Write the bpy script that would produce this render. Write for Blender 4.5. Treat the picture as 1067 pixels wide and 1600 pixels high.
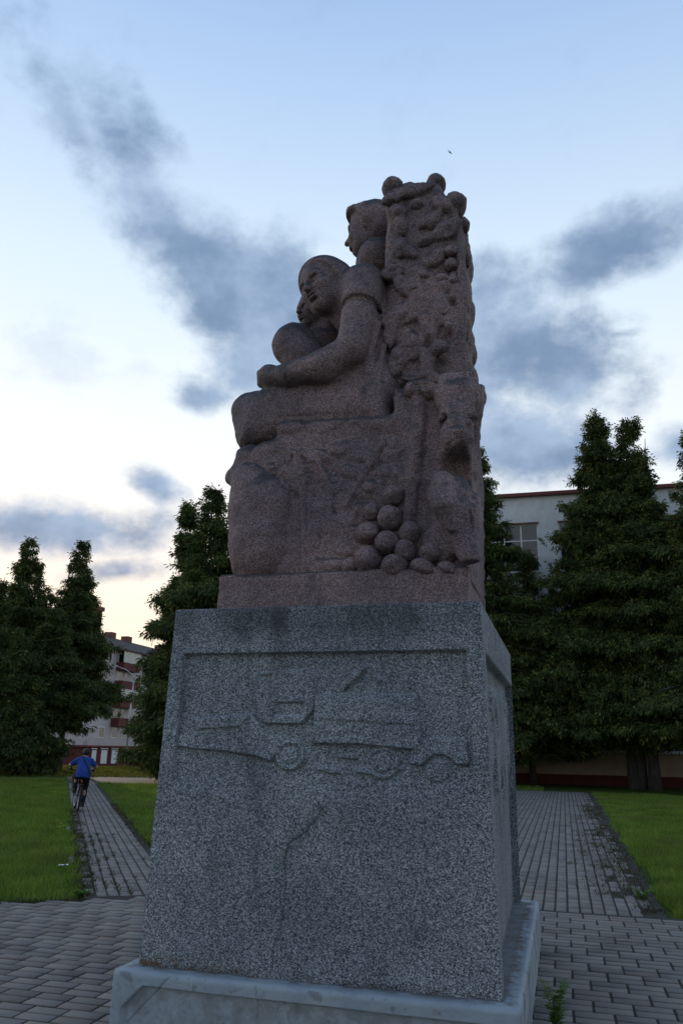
import bpy, math, random
import numpy as np
from mathutils import Vector, Matrix

random.seed(7); RNG = np.random.default_rng(11)
R_ = math.radians
scene = bpy.context.scene
COL = scene.collection
for o in list(bpy.data.objects): bpy.data.objects.remove(o)

# ---------------------------------------------------------------- camera
PITCH, ROLL, FPX, CAM_H = 0.290, 0.019, 1225.0, 1.5      # photo is 1067 x 1600
PW, PH = 1067.0, 1600.0
def _cam_axes():
    cp, sp = math.cos(PITCH), math.sin(PITCH)
    fwd = np.array([0, cp, sp]); right = np.array([1., 0, 0]); down = np.array([0, sp, -cp])
    c, s = math.cos(ROLL), math.sin(ROLL)
    return c*right - s*down, s*right + c*down, fwd
CX, CD, CF = _cam_axes()
cam_data = bpy.data.cameras.new('camera'); cam = bpy.data.objects.new('camera', cam_data); COL.objects.link(cam)
cam_data.sensor_fit = 'VERTICAL'; cam_data.sensor_height = 24.0; cam_data.sensor_width = 24.0
cam_data.lens = 24.0*FPX/PH; cam_data.clip_start = 0.05; cam_data.clip_end = 2000
m = Matrix.Identity(4)
for i in range(3):
    m[i][0] = CX[i]; m[i][1] = -CD[i]; m[i][2] = -CF[i]
m[2][3] = CAM_H
cam.matrix_world = m
scene.camera = cam
scene.render.resolution_x = 682; scene.render.resolution_y = 1024

# ---------------------------------------------------------------- world, sun, exposure
SUN_AZ, SUN_EL = R_(-25), R_(4.3)                         # azimuth from +Y towards +X
SUN_DIR = Vector((math.sin(SUN_AZ)*math.cos(SUN_EL), math.cos(SUN_AZ)*math.cos(SUN_EL), math.sin(SUN_EL)))
scene.view_settings.view_transform = 'Standard'
scene.view_settings.look = 'None'
scene.view_settings.exposure = 0.0
scene.view_settings.gamma = 1.0
scene.view_settings.use_curve_mapping = False

def ray(u, v):
    return CX*((u-PW/2)/FPX) + CD*((v-PH/2)/FPX) + CF
def ground(u, v, z=0.0):
    d = ray(u, v); t = (z-CAM_H)/d[2]
    return np.array([0, 0, CAM_H]) + t*d
def at_dist(u, v, Y):
    d = ray(u, v); return np.array([0, 0, CAM_H]) + d*(Y/d[1])

world = bpy.data.worlds.new('World'); scene.world = world; world.use_nodes = True
class NT:
    """small helper to wire node trees"""
    def __init__(s, tree):
        s.t = tree; s.n = tree.nodes; s.l = tree.links
    def new(s, typ, **kw):
        nd = s.n.new(typ)
        for k, v in kw.items(): setattr(nd, k, v)
        return nd
    def set(s, sock, v):
        if isinstance(v, bpy.types.NodeSocket): s.l.new(v, sock)
        else: sock.default_value = v
    def math(s, op, a, b=0.0, c=0.0, clamp=False):
        nd = s.new('ShaderNodeMath', operation=op, use_clamp=clamp)
        s.set(nd.inputs[0], a); s.set(nd.inputs[1], b)
        if op in ('MULTIPLY_ADD', 'SMOOTH_MIN', 'SMOOTH_MAX', 'COMPARE', 'WRAP'): s.set(nd.inputs[2], c)
        return nd.outputs[0]
    def vmath(s, op, a, b=(0, 0, 0)):
        nd = s.new('ShaderNodeVectorMath', operation=op)
        s.set(nd.inputs[0], a); s.set(nd.inputs[1], b)
        return nd.outputs['Value'] if op in ('DOT_PRODUCT', 'LENGTH', 'DISTANCE') else nd.outputs[0]
    def scale(s, a, f):
        nd = s.new('ShaderNodeVectorMath', operation='SCALE'); s.set(nd.inputs[0], a); s.set(nd.inputs[3], f); return nd.outputs[0]
    def mix(s, f, a, b, blend='MIX'):
        nd = s.new('ShaderNodeMix', data_type='RGBA', blend_type=blend)
        s.set(nd.inputs[0], f); s.set(nd.inputs[6], a); s.set(nd.inputs[7], b); return nd.outputs[2]
    def ramp(s, f, stops, interp='LINEAR'):
        nd = s.new('ShaderNodeValToRGB'); cr = nd.color_ramp; cr.interpolation = interp
        while len(cr.elements) < len(stops): cr.elements.new(0.5)
        for e, (p, c) in zip(cr.elements, stops):
            e.position = p; e.color = (c, c, c, 1) if isinstance(c, (int, float)) else (*c, 1)
        s.set(nd.inputs[0], f); return nd.outputs[0]
    def noise(s, vec, scale, detail=4, rough=.55, dist=0.0, lac=2.0):
        nd = s.new('ShaderNodeTexNoise'); s.set(nd.inputs['Vector'], vec)
        nd.inputs['Scale'].default_value = scale; nd.inputs['Detail'].default_value = detail
        nd.inputs['Roughness'].default_value = rough; nd.inputs['Distortion'].default_value = dist
        return nd
    def smooth(s, x, a, b):
        nd = s.new('ShaderNodeMapRange', interpolation_type='SMOOTHSTEP')
        s.set(nd.inputs[0], x); s.set(nd.inputs[1], a); s.set(nd.inputs[2], b)
        nd.inputs[3].default_value = 0; nd.inputs[4].default_value = 1
        return nd.outputs[0]
def srgb(r, g, b):
    f = lambda c: (c/255/12.92) if c/255 <= .04045 else ((c/255+.055)/1.055)**2.4
    return (f(r), f(g), f(b))

def build_sky():
    w = NT(world.node_tree); w.n.clear()
    out = w.new('ShaderNodeOutputWorld'); bg = w.new('ShaderNodeBackground')
    w.l.new(bg.outputs[0], out.inputs[0]); bg.inputs[1].default_value = 0.1
    world.cycles.sampling_method = 'MANUAL'; world.cycles.sample_map_resolution = 256
    tc = w.new('ShaderNodeTexCoord'); d = w.vmath('NORMALIZE', tc.outputs['Generated'])
    sep = w.new('ShaderNodeSeparateXYZ'); w.l.new(d, sep.inputs[0]); z = sep.outputs[2]
    sky = w.new('ShaderNodeTexSky', sky_type='NISHITA'); sky.sun_disc = False
    sky.sun_elevation = SUN_EL; sky.sun_rotation = SUN_AZ; sky.air_density = 1.0; sky.dust_density = 1.2; sky.ozone_density = 2.0
    # thin high veil of cloud seen against the evening sky, in units of the sky texture (x10)
    K = 11.8
    def c(*rgb, g=1.0): return tuple(x*g for x in srgb(*rgb))
    veil = w.ramp(z, [(0.0, c(232, 222, 214)), (.12, c(250, 243, 234)), (.22, c(246, 245, 247)), (.38, c(240, 245, 249)),
                      (.54, c(216, 231, 246)), (.66, c(188, 210, 238)), (.78, c(158, 187, 228)), (1.0, c(118, 150, 204))])
    sd = w.vmath('DOT_PRODUCT', d, tuple(SUN_DIR))
    toward = w.smooth(sd, -.75, .85)                       # dusk: the sky opposite the sun is dimmer
    veil = w.mix(1.0, veil, w.mix(toward, (.83, .94, 1.07, 1), (.98, 1.0, 1.0, 1)), 'MULTIPLY')
    veil = w.scale(veil, w.math('MULTIPLY', w.math('MULTIPLY_ADD', toward, .46, .56), K))
    # warm glow low over the sunset
    glow = w.math('MULTIPLY', w.smooth(sd, .80, 1.0), w.smooth(z, .42, .05))
    veil = w.mix(w.math('MULTIPLY', glow, .55), veil, tuple(K*x*1.08 for x in srgb(255, 226, 190))+(1,))
    base = w.mix(.93, w.scale(sky.outputs[0], 1.3), veil)
    # ----- cloud cover
    flat = w.vmath('MULTIPLY', d, (1.0, 1.0, 1.35))
    n1 = w.noise(flat, 7.5, 9, .60, .0).outputs[0]
    n2 = w.noise(d, 3.0, 2, .5, .0).outputs[0]
    nb = w.math('ADD', w.math('MULTIPLY', n1, .78), w.math('MULTIPLY', n2, .22))
    nbc = w.math('SUBTRACT', nb, .5)
    total = None
    def cloud(u, v, rx, ry, ang, strength):
        """one bank of cloud round a sky direction: half-axes rx, ry (in pixels of sky angle), tilt, weight"""
        nonlocal total
        cdir = ray(u, v); cdir = cdir/np.linalg.norm(cdir)
        e1 = np.cross(cdir, [0, 0, 1]); e1 /= np.linalg.norm(e1); e2 = np.cross(e1, cdir)
        a = R_(ang); f1 = e1*math.cos(a)+e2*math.sin(a); f2 = -e1*math.sin(a)+e2*math.cos(a)
        k = FPX*math.sqrt(1+((u-PW/2)/FPX)**2+((v-PH/2)/FPX)**2)
        cm = w.new('ShaderNodeCombineXYZ')
        w.set(cm.inputs[0], w.vmath('DOT_PRODUCT', d, tuple(f1*k/rx))); w.set(cm.inputs[1], w.vmath('DOT_PRODUCT', d, tuple(f2*k/ry)))
        g = w.math('SUBTRACT', strength, w.vmath('LENGTH', cm.outputs[0]))
        total = g if total is None else w.math('MAXIMUM', total, g)
    cloud(275, 370, 255, 64, -46, 1.45)
    cloud(410, 485, 150, 70, -38, 1.5)
    cloud(115, 200, 130, 46, -52, 1.2)
    cloud(835, 545, 135, 90, -15, 1.45)
    cloud(930, 405, 165, 52, 18, 1.35)
    cloud(800, 680, 150, 70, -20, 1.3)
    cloud(970, 522, 60, 17, 0, .9)
    cloud(1065, 690, 60, 40, 10, 1.0)
    cloud(80, 820, 185, 36, 4, 1.2)
    cloud(240, 757, 58, 26, -20, 1.0)
    cloud(318, 622, 66, 36, -10, .75)
    cloud(190, 895, 120, 28, 10, .6)
    cloud(-260, 640, 240, 60, -25, 1.0)
    cloud(1400, 560, 260, 80, 14, 1.0)
    field = w.math('ADD', total, w.math('MULTIPLY', nbc, 4.4))
    total = w.smooth(field, -.20, 1.0)
    # broken thin cloud over the rest of the dome
    total = w.math('MAXIMUM', total, w.math('MULTIPLY', w.smooth(nb, .53, .70), .22))
    shade = w.noise(flat, 9.0, 4, .6, .0).outputs[0]
    dark = w.mix(w.smooth(shade, .3, .7), (*(K*x for x in srgb(104, 130, 164)), 1), (*(K*x for x in srgb(150, 173, 202)), 1))
    warm = w.math('MULTIPLY', w.smooth(z, .30, .10), .4)
    dark = w.mix(warm, dark, (*(K*x for x in srgb(176, 170, 178)), 1))
    dark = w.scale(dark, w.math('MULTIPLY_ADD', toward, .35, .65))
    colr = w.mix(w.math('MULTIPLY', total, .92, clamp=True), base, dark)
    w.l.new(colr, bg.inputs[0])
build_sky()

sun_data = bpy.data.lights.new('sun', 'SUN'); sun_data.energy = 2.2; sun_data.angle = R_(0.6); sun_data.color = (1, .78, .52)
sun = bpy.data.objects.new('sun', sun_data); COL.objects.link(sun)
sun.rotation_euler = SUN_DIR.to_track_quat('Z', 'Y').to_euler()

# ---------------------------------------------------------------- helpers: objects
def put(name, mesh, mat=None, parent=None):
    o = bpy.data.objects.new(name, mesh); COL.objects.link(o)
    if mat is not None and len(mesh.materials) == 0: mesh.materials.append(mat)
    if parent is not None: o.parent = parent
    return o
def tag(o, label=None, cat=None, group=None, kind=None):
    if label: o['label'] = label
    if cat: o['category'] = cat
    if group: o['group'] = group
    if kind: o['kind'] = kind
    return o
def empty(name, loc=(0, 0, 0), rz=0.0):
    o = bpy.data.objects.new(name, None); COL.objects.link(o); o.location = loc; o.rotation_euler = (0, 0, rz); o.empty_display_size = .2
    return o
def np_mesh(name, verts, faces, smooth=False):
    """verts (n,3), faces (m,k) arrays of one polygon size"""
    verts = np.asarray(verts, np.float32); faces = np.asarray(faces, np.int32)
    me = bpy.data.meshes.new(name); k = faces.shape[1]
    me.vertices.add(len(verts)); me.vertices.foreach_set('co', verts.ravel())
    me.loops.add(faces.size); me.loops.foreach_set('vertex_index', faces.ravel())
    me.polygons.add(len(faces)); me.polygons.foreach_set('loop_start', np.arange(0, faces.size, k, dtype=np.int32))
    me.polygons.foreach_set('loop_total', np.full(len(faces), k, np.int32))
    if smooth: me.polygons.foreach_set('use_smooth', np.ones(len(faces), bool))
    me.update(calc_edges=True); return me
class MB:
    """collects simple solids and links them as one mesh"""
    def __init__(s): s.v = []; s.f = []
    def add(s, v, f):
        b = len(s.v); s.v += [tuple(x) for x in v]; s.f += [tuple(i+b for i in q) for q in f]; return s
    def box(s, a, b, bev=0.0):
        (x0, y0, z0), (x1, y1, z1) = a, b
        if bev <= 0:
            v = [(x, y, z) for z in (z0, z1) for y in (y0, y1) for x in (x0, x1)]
            return s.add(v, [(0, 2, 3, 1), (4, 5, 7, 6), (0, 1, 5, 4), (2, 6, 7, 3), (0, 4, 6, 2), (1, 3, 7, 5)])
        c = ((x0+x1)/2, (y0+y1)/2, (z0+z1)/2); h = ((x1-x0)/2, (y1-y0)/2, (z1-z0)/2); e = bev
        v = []; idx = {}
        for sx in (-1, 1):
            for sy in (-1, 1):
                for sz in (-1, 1):
                    for ax in range(3):
                        p = [sx*h[0], sy*h[1], sz*h[2]]
                        for q in range(3):
                            if q != ax: p[q] -= e*(sx, sy, sz)[q]
                        idx[(sx, sy, sz, ax)] = len(v); v.append(tuple(p[q]+c[q] for q in range(3)))
        f = []
        def quad(ids):
            pts = [Vector(v[i]) for i in ids]; n = (pts[1]-pts[0]).cross(pts[2]-pts[0]); ctr = sum(pts, Vector())/len(pts)-Vector(c)
            f.append(tuple(ids) if n.dot(ctr) > 0 else tuple(reversed(ids)))
        for ax in range(3):
            o1, o2 = [q for q in range(3) if q != ax]
            for sg in (-1, 1):
                ids = []
                for a1, a2 in ((-1, -1), (1, -1), (1, 1), (-1, 1)):
                    k = [0, 0, 0]; k[ax] = sg; k[o1] = a1; k[o2] = a2; ids.append(idx[(*k, ax)])
                quad(ids)
            for a1 in (-1, 1):
                for a2 in (-1, 1):
                    k0 = [0, 0, 0]; k0[o1] = a1; k0[o2] = a2; k0[ax] = -1; k1 = list(k0); k1[ax] = 1
                    quad([idx[(*k0, o1)], idx[(*k1, o1)], idx[(*k1, o2)], idx[(*k0, o2)]])
        for sx in (-1, 1):
            for sy in (-1, 1):
                for sz in (-1, 1): quad([idx[(sx, sy, sz, q)] for q in range(3)])
        return s.add(v, f)
    def tube(s, a, b, ra, rb=None, n=10, cap=True):
        rb = ra if rb is None else rb
        a = Vector(a); b = Vector(b); ax = (b-a).normalized(); q = ax.orthogonal().normalized(); w = ax.cross(q)
        v = []
        for p, r in ((a, ra), (b, rb)):
            for i in range(n):
                t = 2*math.pi*i/n; v.append(p+q*(r*math.cos(t))+w*(r*math.sin(t)))
        f = [(i, (i+1) % n, n+(i+1) % n, n+i) for i in range(n)]
        if cap: f += [tuple(reversed(range(n))), tuple(range(n, 2*n))]
        return s.add(v, f)
    def path(s, pts, r, n=8):
        pts = [Vector(p) for p in pts]; rs = r if isinstance(r, (list, tuple)) else [r]*len(pts)
        v = []; q = None
        for i, p in enumerate(pts):
            t = (pts[min(i+1, len(pts)-1)]-pts[max(i-1, 0)]).normalized()
            q = t.orthogonal().normalized() if q is None else (q-t*q.dot(t)).normalized()
            w = t.cross(q)
            for k in range(n):
                a = 2*math.pi*k/n; v.append(p+q*(rs[i]*math.cos(a))+w*(rs[i]*math.sin(a)))
        f = [(i*n+k, i*n+(k+1) % n, (i+1)*n+(k+1) % n, (i+1)*n+k) for i in range(len(pts)-1) for k in range(n)]
        f += [tuple(reversed(range(n))), tuple(range((len(pts)-1)*n, len(pts)*n))]
        return s.add(v, f)
    def torus(s, c, axis, R, r, n=28, k=8):
        c = Vector(c); ax = Vector(axis).normalized(); q = ax.orthogonal().normalized(); w = ax.cross(q); v = []
        for i in range(n):
            t = 2*math.pi*i/n; dd = q*math.cos(t)+w*math.sin(t)
            for j in range(k):
                a = 2*math.pi*j/k; v.append(c+dd*(R+r*math.cos(a))+ax*(r*math.sin(a)))
        return s.add(v, [(i*k+j, ((i+1) % n)*k+j, ((i+1) % n)*k+(j+1) % k, i*k+(j+1) % k) for i in range(n) for j in range(k)])
    def build(s, name, mat, parent=None, smooth=False):
        me = bpy.data.meshes.new(name); me.from_pydata([tuple(x) for x in s.v], [], s.f); me.update()
        if smooth:
            me.polygons.foreach_set('use_smooth', np.ones(len(me.polygons), bool))
        return put(name, me, mat, parent)

# ---------------------------------------------------------------- materials
def material(name, fn):
    m_ = bpy.data.materials.new(name); m_.use_nodes = True; t = NT(m_.node_tree); t.n.clear()
    out = t.new('ShaderNodeOutputMaterial'); bs = t.new('ShaderNodeBsdfPrincipled'); t.l.new(bs.outputs[0], out.inputs[0])
    fn(t, bs, out); return m_
def bump(t, bs, h, strength=.4, dist=.01):
    b = t.new('ShaderNodeBump'); b.inputs['Strength'].default_value = strength; b.inputs['Distance'].default_value = dist
    t.set(b.inputs['Height'], h); t.l.new(b.outputs[0], bs.inputs['Normal'])
def ocoord(t): return t.new('ShaderNodeTexCoord').outputs['Object']
def attr(t, name):
    a = t.new('ShaderNodeAttribute'); a.attribute_name = name; return a.outputs['Fac']

def granite(cols, scale, stain_attr=False, blotch=((.78, .78, .80), (1.12, 1.1, 1.08)), streak=.4, lichen=False):
    def fn(t, bs, out):
        oc = t.new('ShaderNodeNewGeometry').outputs['Position']
        v = t.new('ShaderNodeTexVoronoi'); t.set(v.inputs['Vector'], oc); v.inputs['Scale'].default_value = scale
        sp = t.new('ShaderNodeSeparateColor'); t.l.new(v.outputs['Color'], sp.inputs[0])
        n = t.noise(oc, scale*.9, 2, .7).outputs[0]
        f = t.math('ADD', t.math('MULTIPLY', sp.outputs[0], .80), t.math('MULTIPLY', n, .20))
        col = t.ramp(f, cols)
        big = t.noise(oc, 1.6, 4, .6, .4).outputs[0]
        col = t.mix(1.0, col, t.mix(t.smooth(big, .3, .7), (*blotch[0], 1), (*blotch[1], 1)), 'MULTIPLY')
        st = t.new('ShaderNodeMapping'); t.set(st.inputs[0], oc); st.inputs['Scale'].default_value = (3.2, 3.2, .7)
        sn = t.noise(st.outputs[0], 1.5, 5, .65, .6).outputs[0]
        col = t.mix(t.math('MULTIPLY', t.smooth(sn, .52, .72), streak), col, (.035, .042, .05, 1))
        if lichen:                                             # dark crust that grows on the weather side, the upward faces
            nz = t.new('ShaderNodeSeparateXYZ'); t.l.new(t.new('ShaderNodeNewGeometry').outputs['Normal'], nz.inputs[0])
            cr_ = t.math('ADD', nz.outputs[2], t.math('MULTIPLY', t.math('SUBTRACT', t.noise(oc, 5.0, 5, .65).outputs[0], .5), 1.6))
            col = t.mix(t.math('MULTIPLY', t.smooth(cr_, .12, .65), .82), col, (.034, .040, .047, 1))
        if stain_attr:
            col = t.mix(attr(t, 'stain'), col, (.03, .03, .032, 1))
            rust = t.math('MULTIPLY', attr(t, 'rust'), t.smooth(t.noise(oc, 26, 4, .7).outputs[0], .42, .62))
            col = t.mix(rust, col, (.13, .06, .02, 1))
        t.l.new(col, bs.inputs['Base Color']); bs.inputs['Roughness'].default_value = .82; bs.inputs['Specular IOR Level'].default_value = .3
        bump(t, bs, t.noise(oc, 38, 4, .75).outputs[0], .38, .009)
    return fn
M = {}
M['grey_granite'] = material('grey_granite', granite([(0.12, (.026, .031, .038)), (.34, (.11, .126, .143)), (.60, (.22, .246, .268)), (.90, (.56, .60, .63))], 215, True))
M['pink_granite'] = material('pink_granite', granite([(0.12, (.075, .054, .058)), (.38, (.18, .133, .136)), (.62, (.26, .195, .195)), (.9, (.46, .37, .355))], 215, False, ((.62, .62, .66), (1.15, 1.05, 1.03)), .5, True))
M['pink_granite_fruit'] = material('pink_granite_fruit', granite([(0.12, (.075, .054, .058)), (.38, (.18, .133, .136)), (.62, (.26, .195, .195)), (.9, (.46, .37, .355))], 215, False, ((.62, .62, .66), (1.15, 1.05, 1.03)), .5, False))

def painted_concrete(t, bs, out):
    oc = ocoord(t)
    n = t.noise(oc, 3.0, 7, .65, .5).outputs[0]; n2 = t.noise(oc, 14, 6, .7).outputs[0]
    col = t.mix(t.smooth(n, .3, .7), (.27, .32, .36, 1), (.35, .405, .44, 1))
    col = t.mix(t.math('MULTIPLY', t.smooth(n2, .56, .7), .7), col, (.24, .25, .25, 1))
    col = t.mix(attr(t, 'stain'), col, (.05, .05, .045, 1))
    dirt = t.math('MULTIPLY', attr(t, 'rust'), t.smooth(t.noise(oc, 9, 6, .7).outputs[0], .40, .58))
    col = t.mix(dirt, col, (.10, .085, .055, 1))
    chip = t.smooth(t.noise(oc, 42, 4, .6).outputs[0], .66, .72)
    col = t.mix(t.math('MULTIPLY', chip, .8), col, (.10, .10, .10, 1))
    t.l.new(col, bs.inputs['Base Color']); bs.inputs['Roughness'].default_value = .7
    bump(t, bs, t.math('ADD', n2, t.math('MULTIPLY', t.noise(oc, 60, 5, .7).outputs[0], .5)), .45, .012)
M['painted_concrete'] = material('painted_concrete', painted_concrete)

def simple(name, col, rough=.7, var=.15, scale=8.0, bmp=.15, metal=0.0, spec=.4):
    def fn(t, bs, out):
        oc = ocoord(t); n = t.noise(oc, scale, 6, .65, .3).outputs[0]
        c = t.mix(t.smooth(n, .25, .75), (*(x*(1-var) for x in col), 1), (*(min(1, x*(1+var)) for x in col), 1))
        t.l.new(c, bs.inputs['Base Color']); bs.inputs['Roughness'].default_value = rough; bs.inputs['Metallic'].default_value = metal
        bs.inputs['Specular IOR Level'].default_value = spec
        if bmp: bump(t, bs, n, bmp, .01)
    M[name] = material(name, fn); return M[name]

def paver_mat(t, bs, out):
    oc = t.new('ShaderNodeTexCoord').outputs['Object']; geo = t.new('ShaderNodeNewGeometry')
    info = t.new('ShaderNodeObjectInfo')
    pos = geo.outputs['Position']
    rnd = t.math('FRACT', t.math('ADD', geo.outputs['Random Per Island'], info.outputs['Random']))
    col = t.ramp(rnd, [(0, (.165, .147, .125)), (.35, (.20, .180, .155)), (.7, (.24, .215, .183)), (.9, (.215, .198, .178)), (1, (.21, .162, .135))])
    n = t.noise(pos, 1.4, 7, .68, .4).outputs[0]
    col = t.mix(1.0, col, t.ramp(n, [(.30, (.58, .59, .62)), (.46, (.92, .92, .93)), (.7, (1.14, 1.12, 1.08))]), 'MULTIPLY')
    g = t.noise(pos, 160, 3, .7).outputs[0]
    col = t.mix(t.smooth(g, .55, .75), col, (.085, .08, .08, 1))
    t.l.new(col, bs.inputs['Base Color']); bs.inputs['Roughness'].default_value = .8; bs.inputs['Specular IOR Level'].default_value = .35
    bump(t, bs, g, .25, .004)
M['paver'] = material('paver', paver_mat)
def soil_mat(t, bs, out):
    pos = t.new('ShaderNodeNewGeometry').outputs['Position']
    n = t.noise(pos, 5, 8, .7).outputs[0]
    col = t.ramp(n, [(.3, (.018, .016, .013)), (.55, (.035, .030, .022)), (.75, (.028, .040, .015))])
    t.l.new(col, bs.inputs['Base Color']); bs.inputs['Roughness'].default_value = .95; bump(t, bs, n, .8, .03)
M['joint_soil'] = material('joint_soil', soil_mat)
def lawn_mat(t, bs, out):
    pos = t.new('ShaderNodeNewGeometry').outputs['Position']
    n = t.noise(pos, .45, 6, .6, .4).outputs[0]; n2 = t.noise(pos, 9, 6, .7).outputs[0]
    col = t.mix(t.smooth(n, .35, .65), (.045, .080, .016, 1), (.075, .115, .024, 1))
    col = t.mix(t.smooth(n2, .45, .75), col, (.022, .035, .010, 1))
    t.l.new(col, bs.inputs['Base Color']); bs.inputs['Roughness'].default_value = .95; bs.inputs['Specular IOR Level'].default_value = .1
    bump(t, bs, n2, .9, .05)
M['lawn'] = material('lawn', lawn_mat)
def leafy(name, stops, scale, rough=.75, trans=.25, dry=False):
    def fn(t, bs, out):
        geo = t.new('ShaderNodeNewGeometry'); n = t.noise(geo.outputs['Position'], scale, 4, .6).outputs[0]
        f = t.math('ADD', t.math('MULTIPLY', n, .75), t.math('MULTIPLY', geo.outputs['Random Per Island'], .3))
        col = t.ramp(f, stops)
        if dry:
            dn = t.noise(geo.outputs['Position'], .55, 5, .65, .3).outputs[0]
            col = t.mix(t.math('MULTIPLY', t.smooth(dn, .50, .68), .55), col, (.17, .15, .055, 1))
        t.l.new(col, bs.inputs['Base Color']); bs.inputs['Roughness'].default_value = rough; bs.inputs['Specular IOR Level'].default_value = .15
        tr = t.new('ShaderNodeBsdfTranslucent'); t.l.new(col, tr.inputs[0])
        mx = t.new('ShaderNodeMixShader'); mx.inputs[0].default_value = trans
        t.l.new(bs.outputs[0], mx.inputs[1]); t.l.new(tr.outputs[0], mx.inputs[2]); t.l.new(mx.outputs[0], out.inputs[0])
    M[name] = material(name, fn)
leafy('grass', [(.20, (.040, .078, .012)), (.42, (.115, .195, .028)), (.66, (.22, .32, .05)), (.92, (.38, .42, .11))], 1.3, .7, .35, True)
leafy('meadow', [(.25, (.07, .09, .012)), (.5, (.13, .14, .02)), (.8, (.20, .19, .03))], .5, .7, .3)
leafy('dry_weed', [(.25, (.035, .045, .016)), (.5, (.075, .070, .035)), (.8, (.13, .11, .06))], 3, .85, .15)
leafy('weed_leaf', [(.25, (.10, .19, .03)), (.6, (.19, .31, .06)), (.9, (.30, .40, .11))], 8, .6, .35)
leafy('conifer', [(.26, (.022, .036, .015)), (.44, (.050, .075, .025)), (.60, (.105, .13, .036)), (.78, (.27, .27, .075))], 1.9, .75, .15)
def bark(t, bs, out):
    oc = ocoord(t); mp = t.new('ShaderNodeMapping'); t.set(mp.inputs[0], oc); mp.inputs['Scale'].default_value = (9, 9, 1.3)
    n = t.noise(mp.outputs[0], 1.4, 7, .7, .4).outputs[0]
    t.l.new(t.ramp(n, [(.3, (.03, .027, .026)), (.5, (.085, .075, .07)), (.75, (.16, .15, .14))]), bs.inputs['Base Color'])
    bs.inputs['Roughness'].default_value = .9; bump(t, bs, n, .9, .06)
M['bark'] = material('bark', bark)
def glass(t, bs, out):
    bs.inputs['Base Color'].default_value = (.010, .013, .017, 1); bs.inputs['Roughness'].default_value = .03
    bs.inputs['Specular IOR Level'].default_value = .8; bs.inputs['IOR'].default_value = 1.6
    pos = t.new('ShaderNodeNewGeometry').outputs['Position']; bump(t, bs, t.noise(pos, 1.1, 2, .5).outputs[0], .06, .05)
M['glass'] = material('glass', glass)
simple('school_plaster', (.74, .75, .76), .9, .12, 1.3, .2)
simple('school_ochre', (.42, .31, .22), .9, .14, 1.6, .2)
simple('dark_red_paint', (.10, .018, .018), .8, .2, 3, .2)
simple('fascia_red', (.17, .045, .04), .6, .15, 4, .1)
simple('white_plastic', (.74, .75, .76), .4, .04, 4, 0)
simple('apartment_plaster', (.52, .46, .45), .9, .08, .5, .1)
simple('balcony_red', (.12, .024, .026), .75, .15, 1.0, .1)
simple('roof_slate', (.06, .048, .045), .85, .2, .8, .1)
simple('brick_brown', (.20, .09, .06), .9, .25, 6, .2)
simple('curtain', (.66, .62, .52), .9, .2, 3, 0)
simple('galvanised', (.42, .43, .44), .5, .1, 3, 0, .6)
simple('lamp_glass', (.8, .8, .75), .3, .03, 3, 0)
simple('asphalt', (.12, .118, .115), .9, .15, 12, .3)
simple('kerb_concrete', (.17, .17, .165), .9, .2, 12, .4)
simple('litter_white', (.8, .8, .8), .7, .05, 20, .2)
simple('yellow_petal', (.7, .5, .03), .6, .1, 20, 0)
simple('skin', (.42, .25, .18), .6, .08, 9, 0)
simple('hair_black', (.010, .009, .009), .55, .2, 30, .3)
simple('shirt_blue', (.014, .055, .28), .85, .18, 7, .35)
simple('shorts_black', (.010, .010, .013), .85, .2, 9, .3)
simple('strap_black', (.008, .008, .009), .7, .1, 9, .1)
simple('shoe_dark', (.02, .02, .022), .6, .2, 9, .1)
simple('rubber', (.012, .012, .012), .8, .1, 9, .1)
simple('bike_paint', (.015, .016, .02), .35, .1, 9, 0, .2)
simple('chrome', (.5, .5, .52), .3, .05, 9, 0, .9)
simple('reflector_red', (.35, .02, .02), .3, .05, 9, 0)
simple('bird_dark', (.03, .03, .035), .8, .1, 9, 0)
# ---------------------------------------------------------------- carved stone: distance fields meshed with surface nets
def lattice_noise(X, Y, Z, seed):
    rng = np.random.default_rng(seed); L = rng.random((32, 32, 32)).astype(np.float32)
    def ax(a):
        i = np.floor(a).astype(np.int32); f = (a-i).astype(np.float32); return i & 31, (i+1) & 31, f*f*(3-2*f)
    x0, x1, fx = ax(X); y0, y1, fy = ax(Y); z0, z1, fz = ax(Z)
    c00 = L[x0, y0, z0]*(1-fx)+L[x1, y0, z0]*fx; c10 = L[x0, y1, z0]*(1-fx)+L[x1, y1, z0]*fx
    c01 = L[x0, y0, z1]*(1-fx)+L[x1, y0, z1]*fx; c11 = L[x0, y1, z1]*(1-fx)+L[x1, y1, z1]*fx
    return (c00*(1-fy)+c10*fy)*(1-fz)+(c01*(1-fy)+c11*fy)*fz - .5
def smin(a, b, k):
    if k <= 0: return np.minimum(a, b)
    h = np.maximum(k-np.abs(a-b), 0)/k; return np.minimum(a, b)-h*h*k*.25
def smax(a, b, k): return -smin(-a, -b, k)
def poly_sd(X, Z, pts):
    """signed distance to a polygon in the XZ plane"""
    pts = np.asarray(pts, np.float32); n = len(pts)
    d = np.full(np.broadcast(X, Z).shape, 1e9, np.float32); s = np.ones_like(d)
    for i in range(n):
        a = pts[i]; b = pts[i-1]; e = b-a
        wx = X-a[0]; wz = Z-a[1]
        t = np.clip((wx*e[0]+wz*e[1])/(e@e+1e-12), 0, 1)
        d = np.minimum(d, (wx-e[0]*t)**2+(wz-e[1]*t)**2)
        c1 = (Z >= a[1]) & (Z < b[1]) & (e[0]*wz > e[1]*wx); c2 = (Z < a[1]) & (Z >= b[1]) & (e[0]*wz < e[1]*wx)
        s = np.where(c1 | c2, -s, s)
    return s*np.sqrt(d)
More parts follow.
